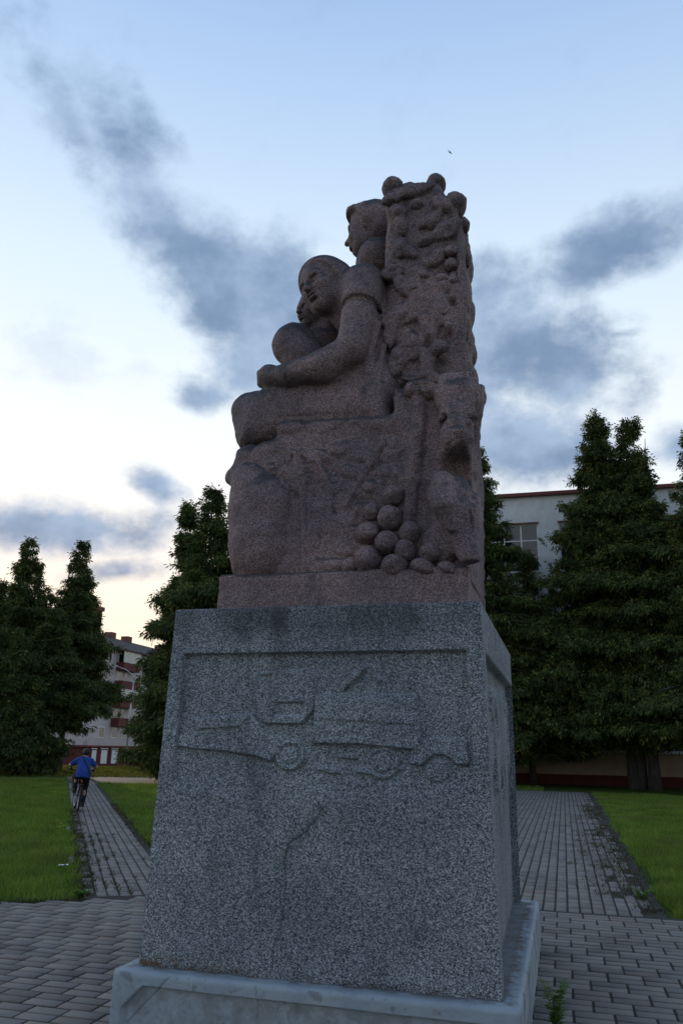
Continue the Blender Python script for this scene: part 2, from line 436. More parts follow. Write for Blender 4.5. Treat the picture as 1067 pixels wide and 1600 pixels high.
class Carve:
    def __init__(s, lo, hi, h):
        s.h = h; s.lo = np.array(lo, float); s.n = [int(math.ceil((hi[i]-lo[i])/h))+1 for i in range(3)]
        s.ax = [(s.lo[i]+h*np.arange(s.n[i])).astype(np.float32) for i in range(3)]
        s.d = np.full(s.n, .3, np.float32)
    def _reg(s, lo, hi, pad):
        sl = []
        for i in range(3):
            a = int(max(0, math.floor((lo[i]-pad-s.lo[i])/s.h))); b = int(min(s.n[i], math.ceil((hi[i]+pad-s.lo[i])/s.h)+1))
            sl.append(slice(a, max(a, b)))
        X = s.ax[0][sl[0]][:, None, None]; Y = s.ax[1][sl[1]][None, :, None]; Z = s.ax[2][sl[2]][None, None, :]
        return tuple(sl), X, Y, Z
    def _op(s, sl, d, k, mode):
        if d.size == 0: return
        if mode == 'add': s.d[sl] = smin(s.d[sl], d, k)
        elif mode == 'cut': s.d[sl] = smax(s.d[sl], -d, k)
        elif mode == 'and': s.d[sl] = smax(s.d[sl], d, k)
    def ell(s, c, r, k=.03, mode='add', axes=None, clip=None):
        c = np.asarray(c, float); r = np.asarray(r, float)*np.ones(3); R = max(r)
        sl, X, Y, Z = s._reg(c-R, c+R, k+.06)
        x, y, z = X-c[0], Y-c[1], Z-c[2]
        if axes is not None:
            A = np.asarray(axes, float); x, y, z = (A[i][0]*x+A[i][1]*y+A[i][2]*z for i in range(3))
        k0 = np.sqrt((x/r[0])**2+(y/r[1])**2+(z/r[2])**2); k1 = np.sqrt((x/r[0]**2)**2+(y/r[1]**2)**2+(z/r[2]**2)**2)+1e-6
        d = (k0*(k0-1)/k1).astype(np.float32)
        if clip is not None:
            n_, o_ = clip; d = smax(d, (n_[0]*x+n_[1]*y+n_[2]*z-o_).astype(np.float32), .02)
        s._op(sl, d, k, mode); return s
    def cap(s, a, b, ra, rb=None, k=.03, mode='add', sq=(1, 1, 1)):
        rb = ra if rb is None else rb; a = np.asarray(a, float); b = np.asarray(b, float); R = max(ra, rb)
        sl, X, Y, Z = s._reg(np.minimum(a, b)-R, np.maximum(a, b)+R, k+.06)
        e = b-a; t = np.clip(((X-a[0])*e[0]+(Y-a[1])*e[1]+(Z-a[2])*e[2])/(e@e+1e-9), 0, 1)
        d = np.sqrt((X-a[0]-e[0]*t)**2/sq[0]**2+(Y-a[1]-e[1]*t)**2/sq[1]**2+(Z-a[2]-e[2]*t)**2/sq[2]**2)-(ra+(rb-ra)*t)
        s._op(sl, d.astype(np.float32), k, mode); return s
    def leaf(s, c, a, b, t, axes, k=.01, mode='add'):
        # pointed leaf: two offset ellipsoids intersected; a long, b wide, t thick
        A = np.asarray(axes, float); c = np.asarray(c, float); R = max(a, b, t)
        sl, X, Y, Z = s._reg(c-R, c+R, k+.05); x, y, z = X-c[0], Y-c[1], Z-c[2]
        p, q, w = (A[i][0]*x+A[i][1]*y+A[i][2]*z for i in range(3))
        ra = (a*a+b*b)/(2*b); o = ra-b
        d = np.maximum(np.sqrt(p*p+(w-o)**2), np.sqrt(p*p+(w+o)**2))-ra
        d = smax(d, np.sqrt((q*1.0)**2+(p*t/a*.9)**2+(w*t/b*.9)**2)-t, .02)
        s._op(sl, d.astype(np.float32), k, mode); return s
    def chain(s, pts, rs, k=.03, mode='add'):
        for i in range(len(pts)-1): s.cap(pts[i], pts[i+1], rs[i], rs[i+1], k if i else k, mode)
        return s
    def ring(s, c, axis, R, r, k=.01, mode='cut', n=18):
        c = np.asarray(c, float); a = np.asarray(axis, float); a /= np.linalg.norm(a); e = np.cross(a, [0, 1, 0]); e /= np.linalg.norm(e); g = np.cross(a, e)
        pts = [c+R*(e*math.cos(2*math.pi*i/n)+g*math.sin(2*math.pi*i/n)) for i in range(n+1)]
        return s.chain(pts, [r]*(n+1), k, mode)
    def prism(s, pts, y0, y1, rnd=.05, k=.03, mode='add'):
        pts = np.asarray(pts, float); lo = [pts[:, 0].min(), y0, pts[:, 1].min()]; hi = [pts[:, 0].max(), y1, pts[:, 1].max()]
        sl, X, Y, Z = s._reg(lo, hi, k+.06)
        if X.size == 0 or Y.size == 0 or Z.size == 0: return s
        p2 = poly_sd(X[:, 0, :], Z[0, 0, :][None, :], pts)[:, None, :]
        dy = np.abs(Y-(y0+y1)/2)-(y1-y0)/2
        s._op(sl, smax(p2+0*dy, dy+0*p2, rnd*2.5).astype(np.float32), k, mode); return s
    def box(s, lo, hi, rnd=.02, k=.0, mode='add'):
        lo = np.asarray(lo, float); hi = np.asarray(hi, float); c = (lo+hi)/2; hh = (hi-lo)/2-rnd
        sl, X, Y, Z = s._reg(lo, hi, k+.06)
        qx, qy, qz = np.abs(X-c[0])-hh[0], np.abs(Y-c[1])-hh[1], np.abs(Z-c[2])-hh[2]
        d = np.sqrt(np.maximum(qx, 0)**2+np.maximum(qy, 0)**2+np.maximum(qz, 0)**2)+np.minimum(np.maximum(np.maximum(qx, qy), qz), 0)-rnd
        s._op(sl, d.astype(np.float32), k, mode); return s
    def rough(s, amp, scale, seed, lo=None, hi=None, octaves=2):
        sl, X, Y, Z = s._reg(lo if lo is not None else s.lo, hi if hi is not None else s.lo+s.h*np.array(s.n), 0)
        band = np.abs(s.d[sl]) < amp*2+.05
        ii = np.nonzero(band)
        x, y, z = X[ii[0], 0, 0], Y[0, ii[1], 0], Z[0, 0, ii[2]]; tot = np.zeros(len(x), np.float32); a = amp; sc = scale
        for o in range(octaves):
            tot += a*2*lattice_noise(x*sc+40, y*sc+40, z*sc+40, seed+o); a *= .5; sc *= 2.1
        blk = s.d[sl]; blk[ii] -= tot; s.d[sl] = blk; return s
    def mesh(s, name):
        D = s.d.copy(); D[0], D[-1], D[:, 0], D[:, -1], D[:, :, 0], D[:, :, -1] = .05, .05, .05, .05, .05, .05
        ins = D < 0; nx, ny, nz = D.shape
        cnt = np.zeros((nx-1, ny-1, nz-1), np.int8)
        for i in (0, 1):
            for j in (0, 1):
                for k in (0, 1): cnt += ins[i:nx-1+i, j:ny-1+j, k:nz-1+k]
        act = (cnt > 0) & (cnt < 8); I, J, K = np.nonzero(act); nv = len(I)
        vid = np.full(act.shape, -1, np.int32); vid[I, J, K] = np.arange(nv)
        acc = np.zeros((nv, 3), np.float32); num = np.zeros(nv, np.float32)
        for ax in range(3):
            o1, o2 = [q for q in range(3) if q != ax]
            for a1 in (0, 1):
                for a2 in (0, 1):
                    p0 = [I, J, K]; off = [0, 0, 0]; off[o1] = a1; off[o2] = a2
                    q0 = (I+off[0], J+off[1], K+off[2]); off2 = list(off); off2[ax] = 1; q1 = (I+off2[0], J+off2[1], K+off2[2])
                    d0 = D[q0]; d1 = D[q1]; cr = (d0 < 0) != (d1 < 0)
                    t = np.where(cr, d0/(d0-d1+1e-12), 0)
                    v = np.zeros((nv, 3), np.float32); v[:, ax] = t; v[:, o1] = a1; v[:, o2] = a2
                    acc[cr] += v[cr]; num[cr] += 1
        V = acc/np.maximum(num, 1)[:, None]+np.stack([I, J, K], 1)
        V = V*s.h+s.lo
        F = []
        for ax in range(3):
            o1, o2 = (ax+1) % 3, (ax+2) % 3
            sl0 = [slice(None)]*3; sl1 = [slice(None)]*3; sl0[ax] = slice(0, -1); sl1[ax] = slice(1, None)
            a = ins[tuple(sl0)]; b = ins[tuple(sl1)]
            for flip, mask in ((False, a & ~b), (True, b & ~a)):
                q = np.nonzero(mask); q = [x for x in q]
                if len(q[0]) == 0: continue
                ok = np.ones(len(q[0]), bool)
                for o in (o1, o2): ok &= (q[o] > 0) & (q[o] < D.shape[o]-1)
                q = [x[ok] for x in q]
                def cell(d1, d2):
                    c = list(q); c[o1] = q[o1]-d1; c[o2] = q[o2]-d2; return vid[c[0], c[1], c[2]]
                f = np.stack([cell(1, 1), cell(0, 1), cell(0, 0), cell(1, 0)], 1)
                F.append(f[:, ::-1] if flip else f)
        F = np.concatenate(F); F = F[(F >= 0).all(1)]
        return np_mesh(name, V, F, True)

# ---------------------------------------------------------------- monument frame
MON, YAW, ZS, ZT = (0.241, 5.955), -0.27, 0.311, 2.305
WB, DB, WT, DT = 1.992, 2.736, 1.900, 2.69              # granite block: bottom and top width and depth
SW, SD = 2.180, 2.957                                    # slab
_c, _s = math.cos(YAW), math.sin(YAW)
def to_local(p):
    dx, dy = p[0]-MON[0], p[1]-MON[1]; return np.array([_c*dx+_s*dy, -_s*dx+_c*dy, p[2]])
def to_world(p): return np.array([MON[0]+_c*p[0]-_s*p[1], MON[1]+_s*p[0]+_c*p[1], p[2]])
_o = to_local((0, 0, CAM_H))
def P(u, v, y):
    """point of the monument's own frame at depth y (z measured from the top of the granite block)"""
    d = ray(u, v); dl = np.array([_c*d[0]+_s*d[1], -_s*d[0]+_c*d[1], d[2]])
    p = _o+dl*((y-_o[1])/dl[1]); return p-np.array([0, 0, ZT])
def PX(u, v, y):
    """size in metres of one photo pixel there"""
    return float(np.linalg.norm(P(u+1, v, y)-P(u, v, y)))
def PP(pts, y): return [tuple(P(u, v, y)[[0, 2]]) for u, v in pts]

# ---------------------------------------------------------------- pedestal
ped = empty('stone_pedestal', (*MON, 0), YAW)
tag(ped, 'tall grey granite block with carved truck relief on a pale painted slab', 'pedestal')
def sstep(x, a, b):
    t = np.clip((x-a)/(b-a), 0, 1); return t*t*(3-2*t)
def seg_d(U, V, a, b):
    ex, ey = b[0]-a[0], b[1]-a[1]; t = np.clip(((U-a[0])*ex+(V-a[1])*ey)/(ex*ex+ey*ey), 0, 1)
    return np.sqrt((U-a[0]-ex*t)**2+(V-a[1]-ey*t)**2)
def line_d(U, V, pts):
    d = np.full(U.shape, 1e9)
    for i in range(len(pts)-1): d = np.minimum(d, seg_d(U, V, pts[i], pts[i+1]))
    return d
def n2(U, V, sc, seed): return lattice_noise(U*sc, V*sc, np.full_like(U, 3.3), seed)
def to_px(L):
    """photo coordinates in which the carving on the front face was measured"""
    W_ = np.stack([MON[0]+_c*L[..., 0]-_s*L[..., 1], MON[1]+_s*L[..., 0]+_c*L[..., 1], L[..., 2]-CAM_H], -1)
    x, y, zf = W_@CX, W_@CD, W_@CF
    return PW/2+FPX*x/zf, PH/2+FPX*y/zf
def face_grid(corners, nu, nv):
    a, b, c, d = [np.array(q, float) for q in corners]          # bl, br, tr, tl
    s_ = np.linspace(0, 1, nu)[:, None, None]; t_ = np.linspace(0, 1, nv)[None, :, None]
    G = (a*(1-s_)+b*s_)*(1-t_)+(d*(1-s_)+c*s_)*t_
    return G, np.broadcast_to(s_[..., 0], (nu, nv)), np.broadcast_to(t_[..., 0], (nu, nv))
def grid_faces(nu, nv, base, flip=False):
    i, j = np.meshgrid(np.arange(nu-1), np.arange(nv-1), indexing='ij'); q = base+i*nv+j
    f = np.stack([q, q+nv, q+nv+1, q+1], -1).reshape(-1, 4); return f[:, ::-1] if flip else f
zb = ZS-.01
def round_box(G, hx, hy, ztop, r):
    q = np.stack([np.clip(G[..., 0], -(hx-r), hx-r), np.clip(G[..., 1], -(hy-r), hy-r), np.minimum(G[..., 2], ztop-r)], -1)
    d_ = G-q; L_ = np.sqrt((d_**2).sum(-1, keepdims=True)); return np.where(L_ > r, q+d_*(r/np.maximum(L_, 1e-9)), G)
def round_block(G):
    t_ = np.clip((G[..., 2]-zb)/(ZT-zb), 0, 1); return round_box(G, WB/2+(WT-WB)/2*t_, DB/2+(DT-DB)/2*t_, ZT, .012)
bl = (-WB/2, -DB/2, zb); br = (WB/2, -DB/2, zb); bbr = (WB/2-.05, DB/2, zb); bbl = (-WB/2, DB/2, zb)
tl = (-WT/2, -DT/2, ZT); tr = (WT/2, -DT/2, ZT); tbr = (WT/2, DT/2, ZT); tbl = (-WT/2, DT/2, ZT)
def raised(U, V, pts, h, soft=3.0, lower=1.5):
    """raised figure; its under edge is cut sharper and deeper than its upper edge"""
    d = poly_sd(U, V, pts); vs = np.array(pts)[:, 1]
    grow = .55+.45*np.clip((V-vs.min())/(vs.max()-vs.min()+1e-6), 0, 1)
    return h*grow*sstep(-d, -soft*.35, soft*.55)
def front_relief(U, V):
    h = np.zeros_like(U)
    # sunk panel, deepest under its top edge and running out downwards
    pan = poly_sd(U, V, [(287, 1021), (729, 1014.5), (741, 1215), (700, 1252), (330, 1262), (268, 1225)])
    h -= .030*sstep(-pan, 0, 2.2)*(1-.75*sstep(V, 1150, 1250))*(1-sstep(V, 1215, 1255))
    r = []
    r.append(raised(U, V, [(276, 1160), (286, 1131), (306, 1121), (394, 1114), (409, 1138), (428, 1150), (446, 1160), (424, 1190), (400, 1182), (350, 1174), (300, 1170), (276, 1166)], .030))
    h2 = raised(U, V, [(298, 1123), (392, 1115), (374, 1136), (312, 1139)], .012)
    r.append(raised(U, V, [(394, 1052), (430, 1047), (482, 1045), (492, 1075), (488, 1110), (470, 1131), (413, 1131), (404, 1118), (396, 1090)], .026))
    h3 = -.016*sstep(-poly_sd(U, V, [(428, 1098), (474, 1096), (474, 1119), (424, 1119)]), -2, 3)
    h3 += .010*sstep(-poly_sd(U, V, [(405, 1049), (424, 1050), (423, 1054), (405, 1054)]), -1.5, 1)
    r.append(raised(U, V, [(490, 1086), (540, 1081), (650, 1086), (656, 1120), (657, 1173), (600, 1167), (560, 1163), (488, 1162)], .034))
    h4 = raised(U, V, [(494, 1090), (650, 1090), (648, 1132), (560, 1127), (498, 1123)], .009, 2.5)
    arm = seg_d(U, V, (533, 1076), (566, 1043)); r.append(.024*sstep(-arm, -7, -3))
    r.append(.015*sstep(-seg_d(U, V, (585, 1056), (590, 1062)), -6, -2))
    wheel = np.hypot((U-452)/1.0, V-1180); r.append(.024*sstep(-wheel, -26, -22))
    h4 -= .010*sstep(-np.abs(wheel-15), -4, -1)
    r.append(raised(U, V, [(524, 1178), (556, 1178), (556, 1186), (524, 1184)], .020))
    r.append(raised(U, V, [(492, 1194), (520, 1196), (532, 1208), (518, 1210), (494, 1203)], .018))
    r.append(raised(U, V, [(556, 1200), (580, 1202), (582, 1210), (556, 1208)], .020))
    wheel2 = np.hypot(U-597, V-1192); r.append(.018*sstep(-wheel2, -29, -23)); h4 -= .008*sstep(-np.abs(wheel2-17), -4, -1)
    r.append(raised(U, V, [(640, 1160), (690, 1150), (728, 1158), (733, 1194), (712, 1195), (702, 1184), (690, 1179), (676, 1180), (667, 1187), (658, 1197), (640, 1194)], .026))
    wheel3 = np.hypot(U-683, V-1203); r.append(.014*sstep(-wheel3, -22, -16))
    up = np.maximum.reduce(r)
    fade = 1-sstep(V, 1216, 1236)
    h += (up+h2+h3+h4)*fade
    # hammered surface inside the panel
    h += .004*n2(U, V, .12, 5)*sstep(-pan, 0, 10)
    # crack and chips
    cr = line_d(U+1.6*n2(U, V, .2, 9), V, [(505, 1262), (478, 1300), (452, 1318), (444, 1345), (447, 1380), (440, 1440), (428, 1480), (424, 1520)])
    h -= .004*sstep(-cr, -2.0, -.3)
    for (cu, cv, cr_) in ((275, 1418, 5), (690, 1297, 6), (566, 1435, 4), (585, 1362, 3), (662, 1330, 3), (330, 1395, 4), (620, 1470, 4)):
        h -= .007*sstep(-np.hypot(U-cu, V-cv), -cr_, 0)
    return h, cr
def build_block():
    Vs, Fs, ST, RU = [], [], [], []; base = 0
    # front
    nu, nv = 400, 380
    G, S_, T_ = face_grid((bl, br, tr, tl), nu, nv); U, V = to_px(G)
    h, cr = front_relief(U, V)
    edge = np.minimum(np.minimum(S_*WT, (1-S_)*WT), (1-T_)*2.0); lowe = T_*2.0
    rag = .010+.012*np.maximum(0, n2(S_*60, T_*60, 1.0, 21)*2)
    h = h*1.2*sstep(edge, .0, .03)-.4*(rag-.010)*(1-sstep(edge, .004, .03))*sstep(edge, 0, .004)
    h -= sstep(np.minimum(S_, 1-S_), 0, .02)*(.016*np.maximum(0, n2(S_*30, T_*30, 1.0, 4)*2)+.003)*(1-sstep(lowe, 0, .05))
    h += .0022*n2(S_*40, T_*40, 1.0, 8)*sstep(edge, 0, .02)
    nrm = np.array([0, -1, 0]); G = round_block(G)+h[..., None]*nrm
    Vs.append(G.reshape(-1, 3)); Fs.append(grid_faces(nu, nv, base)); base += nu*nv
    crk = .42*sstep(-cr, -2.4, -.4)+.28*sstep(-line_d(U, V, [(500, 1270), (452, 1325), (444, 1350)]), -26, -2)
    low = (1-sstep(lowe, 0, .05))*.55
    topb = .48*sstep(T_+.05*n2(S_*9, T_*9, 1.0, 61), .88, .955)*(.45+.55*sstep(n2(S_*14, T_*5, 1.0, 33), -.3, .25))
    run = .40*sstep(n2(S_*26, T_*2.2, 1.0, 35), .12, .36)*sstep(T_, .35, .9)
    ST.append(np.clip(crk+topb+run*.7+low*sstep(n2(S_*18, T_*18, 1.0, 31), -.1, .3), 0, .92).ravel())
    RU.append(((1-sstep(lowe, .01, .10))*(1-sstep(S_, .02, .45))).ravel())
    # right side
    nu2, nv2 = 190, 260
    G, S_, T_ = face_grid((br, bbr, tbr, tr), nu2, nv2)
    edge = np.minimum(np.minimum(S_, 1-S_)*2.7, (1-T_)*2.0)
    pan = np.minimum((S_-.055)*2.7, .865-T_)
    h = -.058*sstep(pan, 0, .014)
    h += .034*sstep(n2(S_*2.7*6, T_*2*6, 1.0, 77), -.05, .12)*sstep(pan, .03, .1)*sstep(T_, .34, .5)*(1-sstep(S_, .90, 1.0))
    edge2 = np.minimum(S_*2.7, (1-T_)*2.0)
    h = h*sstep(edge2, 0, .03)+.0025*n2(S_*50, T_*40, 1.0, 3)*sstep(edge, 0, .02)
    G = round_block(G)+h[..., None]*np.array([1, 0, 0])
    Vs.append(G.reshape(-1, 3)); Fs.append(grid_faces(nu2, nv2, base)); base += nu2*nv2
    ST.append((.5*(1-sstep(T_*2, 0, .06))).ravel()); RU.append((.3*(1-sstep(T_*2, 0, .1))).ravel())
    # left side with a shallow sunk panel, back, top, bottom
    for cor in ((bbl, bl, tl, tbl), (bbr, bbl, tbl, tbr)):
        nu3, nv3 = 60, 60; G, S_, T_ = face_grid(cor, nu3, nv3)
        a, b, c_ = [np.array(q) for q in (cor[0], cor[1], cor[3])]; nn = np.cross(b-a, c_-a); nn /= np.linalg.norm(nn)
        pan = np.minimum(np.minimum(S_-.09, .91-S_)*2.5, .865-T_); G = round_block(G)+(-.03*sstep(pan, 0, .05)*sstep(T_, .38, .6))[..., None]*nn
        Vs.append(G.reshape(-1, 3)); Fs.append(grid_faces(nu3, nv3, base)); base += nu3*nv3; ST.append(np.zeros(nu3*nv3)); RU.append(np.zeros(nu3*nv3))
    G, S_, T_ = face_grid((tl, tr, tbr, tbl), 60, 60)
    w_e = lambda n: np.concatenate([[0, .004, .008, .012], np.linspace(.02, .98, n-8), [.988, .992, .996, 1]])
    a_, b_ = w_e(60)[:, None, None], w_e(60)[None, :, None]; A0, B0, C0, D0 = [np.array(q) for q in (tl, tr, tbr, tbl)]
    G = round_block((A0*(1-a_)+B0*a_)*(1-b_)+(D0*(1-a_)+C0*a_)*b_)
    Vs.append(G.reshape(-1, 3)); Fs.append(grid_faces(60, 60, base)); base += 3600; ST.append(np.full(3600, .5)); RU.append(np.zeros(3600))
    me = np_mesh('granite_block', np.concatenate(Vs), np.concatenate(Fs), True)
    for nm, arr in (('stain', np.concatenate(ST)), ('rust', np.concatenate(RU))):
        at = me.attributes.new(nm, 'FLOAT', 'POINT'); at.data.foreach_set('value', arr.astype(np.float32))
    o = put('granite_block', me, M['grey_granite'], ped); o['label'] = 'speckled grey granite block with shallow relief of a truck'
    return o
build_block()
def build_slab():
    Vs, Fs, ST, RU = [], [], [], []; base = 0
    x0, x1, y0, y1, z1 = -SW/2, SW/2, -SD/2, SD/2, ZS
    def side(cor, nu, nv, fn):
        nonlocal base
        a, b, c_ = [np.array(q, float) for q in (cor[0], cor[1], cor[3])]; nn = np.cross(b-a, c_-a); nn /= np.linalg.norm(nn)
        G, S_, T_ = face_grid(cor, nu, nv); h, st, ru = fn(G, S_, T_)
        e_ = np.minimum(np.minimum(S_, 1-S_)*np.linalg.norm(b-a), (1-T_)*np.linalg.norm(c_-a) if abs(nn[2]) < .5 else np.minimum(T_, 1-T_)*np.linalg.norm(c_-a))
        Vs.append((round_box(G, SW/2, SD/2, ZS, .028)+(h*sstep(e_, 0, .03))[..., None]*nn).reshape(-1, 3)); Fs.append(grid_faces(nu, nv, base)); base += nu*nv
        ST.append(np.clip(st, 0, 1).ravel()); RU.append(np.clip(ru, 0, 1).ravel())
    def front(G, S_, T_):
        U, V = to_px(G)
        X, Z = G[..., 0], G[..., 2]
        pan = poly_sd(X, Z, [(-1.02, .015), (1.02, .015), (1.02, .13), (.93, .235), (-.90, .245), (-1.02, .13)])
        h = -.030*sstep(-pan, 0, .006)+.006*n2(X+9, Z+9, 9, 3)*sstep(-pan, .01, .05)+.0025*n2(X+9, Z+9, 22, 13)
        e = np.minimum(np.minimum(S_, 1-S_)*SW, (1-T_)*z1); h += 0*e
        ck = line_d(U+2*n2(U, V, .15, 2), V, [(285, 1500), (262, 1530), (225, 1568), (195, 1600)])
        ck2 = line_d(U+2*n2(U, V, .2, 6), V, [(398, 1522), (401, 1560), (399, 1600)])
        h -= .005*sstep(-np.minimum(ck, ck2), -2, 0)
        h -= .0035*np.maximum(0, n2(X+9, Z+9, 60, 23)*2-.25)
        mid = sstep(-pan, .005, .03)
        return h, .45*sstep(-np.minimum(ck, ck2*1.4), -1.6, -.4)+.4*sstep(n2(X+9, Z+9, 30, 43), .24, .36)*(1-.5*mid), .35*mid
    side(((x0, y0, 0), (x1, y0, 0), (x1, y0, z1), (x0, y0, z1)), 340, 60, front)
    def flank(G, S_, T_):
        X, Z = G[..., 1], G[..., 2]
        h = .004*n2(X+9, Z+9, 9, 3)+.003*n2(X+9, Z+9, 25, 13); e = np.minimum(np.minimum(S_, 1-S_)*SD, (1-T_)*z1)
        return h, .55*sstep(n2(X+9, Z*.35+9, 22, 5), .14, .3), .2+0*h
    side(((x1, y0, 0), (x1, y1, 0), (x1, y1, z1), (x1, y0, z1)), 200, 30, flank)
    side(((x0, y1, 0), (x0, y0, 0), (x0, y0, z1), (x0, y1, z1)), 60, 14, flank)
    side(((x1, y1, 0), (x0, y1, 0), (x0, y1, z1), (x1, y1, z1)), 60, 14, flank)
    def top(G, S_, T_):
        X, Y = G[..., 0], G[..., 1]
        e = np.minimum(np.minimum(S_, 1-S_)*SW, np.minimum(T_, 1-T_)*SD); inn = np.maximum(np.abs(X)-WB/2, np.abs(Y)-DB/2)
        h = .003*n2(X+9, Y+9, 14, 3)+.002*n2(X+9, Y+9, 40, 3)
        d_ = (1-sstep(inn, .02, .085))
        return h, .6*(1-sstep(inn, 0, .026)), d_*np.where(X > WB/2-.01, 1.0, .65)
    side(((x0, y0, z1), (x1, y0, z1), (x1, y1, z1), (x0, y1, z1)), 240, 300, top)
    me = np_mesh('base_slab', np.concatenate(Vs), np.concatenate(Fs), True)
    for nm, arr in (('stain', np.concatenate(ST)), ('rust', np.concatenate(RU))):
        at = me.attributes.new(nm, 'FLOAT', 'POINT'); at.data.foreach_set('value', arr.astype(np.float32))
    o = put('base_slab', me, M['painted_concrete'], ped); o['label'] = 'pale grey painted concrete slab with chipped edges'
build_slab()

# ---------------------------------------------------------------- sculpture
scu = empty('stone_sculpture', (*MON, ZT), YAW)
tag(scu, 'pink granite sculpture of a family with animals and fruit on the pedestal', 'sculpture')
G_ = M['pink_granite']
def carved(name, cv, label=None):
    o = put(name, cv.mesh(name), G_, scu)
    if label: o['label'] = label
    return o
def bounds(pts_px, y0, y1, pad=.06):
    q = np.array([P(u, v, y) for u, v in pts_px for y in (y0, y1)])
    lo = q.min(0)-pad; hi = q.max(0)+pad; lo[1] = y0-pad; hi[1] = y1+pad; return lo, hi
def head(cv, C, face, up, s, hair=True, ear=True, hairline=.075, neck=None):
    f = np.array(face, float); f /= np.linalg.norm(f); u = np.array(up, float); u -= f*(u@f); u /= np.linalg.norm(u); r = np.cross(f, u)
    A = np.array([r, f, u]); C = np.array(C, float)
    def W_(x, y, z): return C+s*(r*x+f*y+u*z)
    def E_(c, rad, k=.02, mode='add', **kw): cv.ell(W_(*c), np.array(rad)*s, k*s, mode, axes=A, **kw)
    E_((0, -.02, .055), (.165, .205, .19), .03)
    E_((0, .045, -.06), (.128, .145, .175), .07)
    E_((0, .115, -.185), (.058, .058, .05), .07)
    for sx in (-1, 1):
        E_((sx*.078, .10, -.055), (.055, .06, .065), .05)
        E_((sx*.10, .02, -.14), (.04, .08, .05), .06)
    cv.cap(W_(-.085, .150, .042), W_(.085, .150, .042), .026*s, None, .03*s)
    for sx in (-1, 1):
        E_((sx*.062, .190, .004), (.050, .046, .030), .016, 'cut')
        E_((sx*.062, .146, .000), (.036, .030, .020), .006)
        E_((sx*.062, .178, -.004), (.034, .012, .0045), .004, 'cut')
    cv.cap(W_(0, .170, .045), W_(0, .222, -.058), .015*s, .029*s, .014*s)
    for sx in (-1, 1): E_((sx*.026, .186, -.064), (.02, .024, .018), .015)
    E_((0, .160, -.118), (.055, .035, .034), .03)
    E_((0, .190, -.107), (.052, .024, .014), .005)
    E_((0, .187, -.135), (.044, .024, .015), .005)
    E_((0, .206, -.1205), (.054, .026, .0065), .004, 'cut')
    E_((0, .180, -.158), (.04, .018, .010), .012, 'cut')
    if ear:
        for sx in (-1, 1):
            E_((sx*.160, -.015, -.01), (.022, .040, .058), .012); E_((sx*.180, -.008, -.005), (.012, .022, .036), .01, 'cut')
    if hair:
        n_ = np.array([0, 1, -.45]); n_ /= np.linalg.norm(n_)
        E_((0, -.045, .062), (.213, .240, .222), .0, clip=(n_, hairline*s)); E_((0, -.10, -.03), (.185, .155, .17), .01, clip=(n_, .09*s))
    if neck is not None: cv.cap(W_(0, -.04, -.13), neck, .105*s, .12*s, .05*s)
    return W_

# base course of the carving
cv = Carve((-.96, -.95, -.05), (.96, .95, .40), .016)
b0 = P(347, 898, -.87)[2]
cv.box((-.885, -.87, -.02), (.835, .30, b0), .016).rough(.006, 14, 3, octaves=3)
carved('base_course', cv)

# seat block: the core on which everything is carved
core = [(366, 905), (372, 760), (380, 700), (400, 688), (440, 674), (610, 652), (612, 600), (728, 606), (735, 700), (735, 905)]
lo, hi = bounds(core, -.88, .28); lo[1] = -.95
cv = Carve(lo, hi, .0125)
cv.prism(PP(core, -.80), -.795, .24, .04)
# ledge under the lap
cv.cap(P(445, 670, -.75), P(622, 661, -.75), .060, .060, .05)
# raised staff and leg of the bull
cv.chain([P(655, 620, -.80), P(652, 680, -.80), P(643, 750, -.80), P(640, 800, -.79), P(632, 828, -.78)], [.055, .050, .052, .05, .04], .02)
# leaves, flowers and stalks in low relief
cv.rough(.013, 11, 15, P(480, 895, -.9)-np.array([0, .3, 0]), P(640, 690, -.9)+np.array([0, .3, 0]), 3)
rr = np.random.default_rng(5)
for (u, v, a, b, ang, pr) in [(452, 742, 20, 17, 0, .045), (470, 760, 15, 12, 20, .03), (440, 716, 15, 11, 30, .03), (500, 712, 20, 10, -20, .03), (535, 700, 22, 12, 10, .028),
        (548, 738, 19, 12, -15, .04), (522, 765, 22, 10, 40, .03), (580, 762, 15, 13, 0, .04), (505, 800, 14, 24, 10, .03), (490, 835, 12, 28, -12, .03), (530, 822, 20, 22, 15, .035),
        (560, 800, 9, 20, 15, .03), (600, 735, 20, 11, 25, .03), (612, 705, 16, 18, 0, .025), (575, 715, 20, 12, -30, .03), (470, 790, 9, 20, -30, .025),
        (525, 884, 20, 12, 0, .045), (500, 885, 20, 13, 5, .03), (540, 858, 16, 15, 0, .035), (625, 745, 12, 14, 0, .03), (505, 745, 10, 10, 0, .03)]:
    p = PX(u, v, -.8); t = R_(ang); ca, sa = math.cos(t), math.sin(t)
    cv.ell(P(u, v, -.79), (a*p, pr*.85, b*p), .014, axes=[(ca, 0, sa), (0, 1, 0), (-sa, 0, ca)])
for k in range(12):
    t = 2*math.pi*k/12; u, v = 452+27*math.cos(t), 742+22*math.sin(t); p = PX(u, v, -.8)
    cv.ell(P(u, v, -.79), (9*p*abs(math.cos(t))+4*p, .035, 8*p*abs(math.sin(t))+4*p), .008)
for pts in ([(430, 703), (470, 709), (497, 722)], [(497, 722), (520, 765), (512, 830)], [(600, 690), (570, 740), (540, 790)], [(474, 760), (474, 895)], [(560, 790), (552, 835)], [(620, 690), (600, 712), (606, 740)]):
    q = [P(u, v, -.795) for u, v in pts]; cv.chain(q, [.022]*len(q), .012)
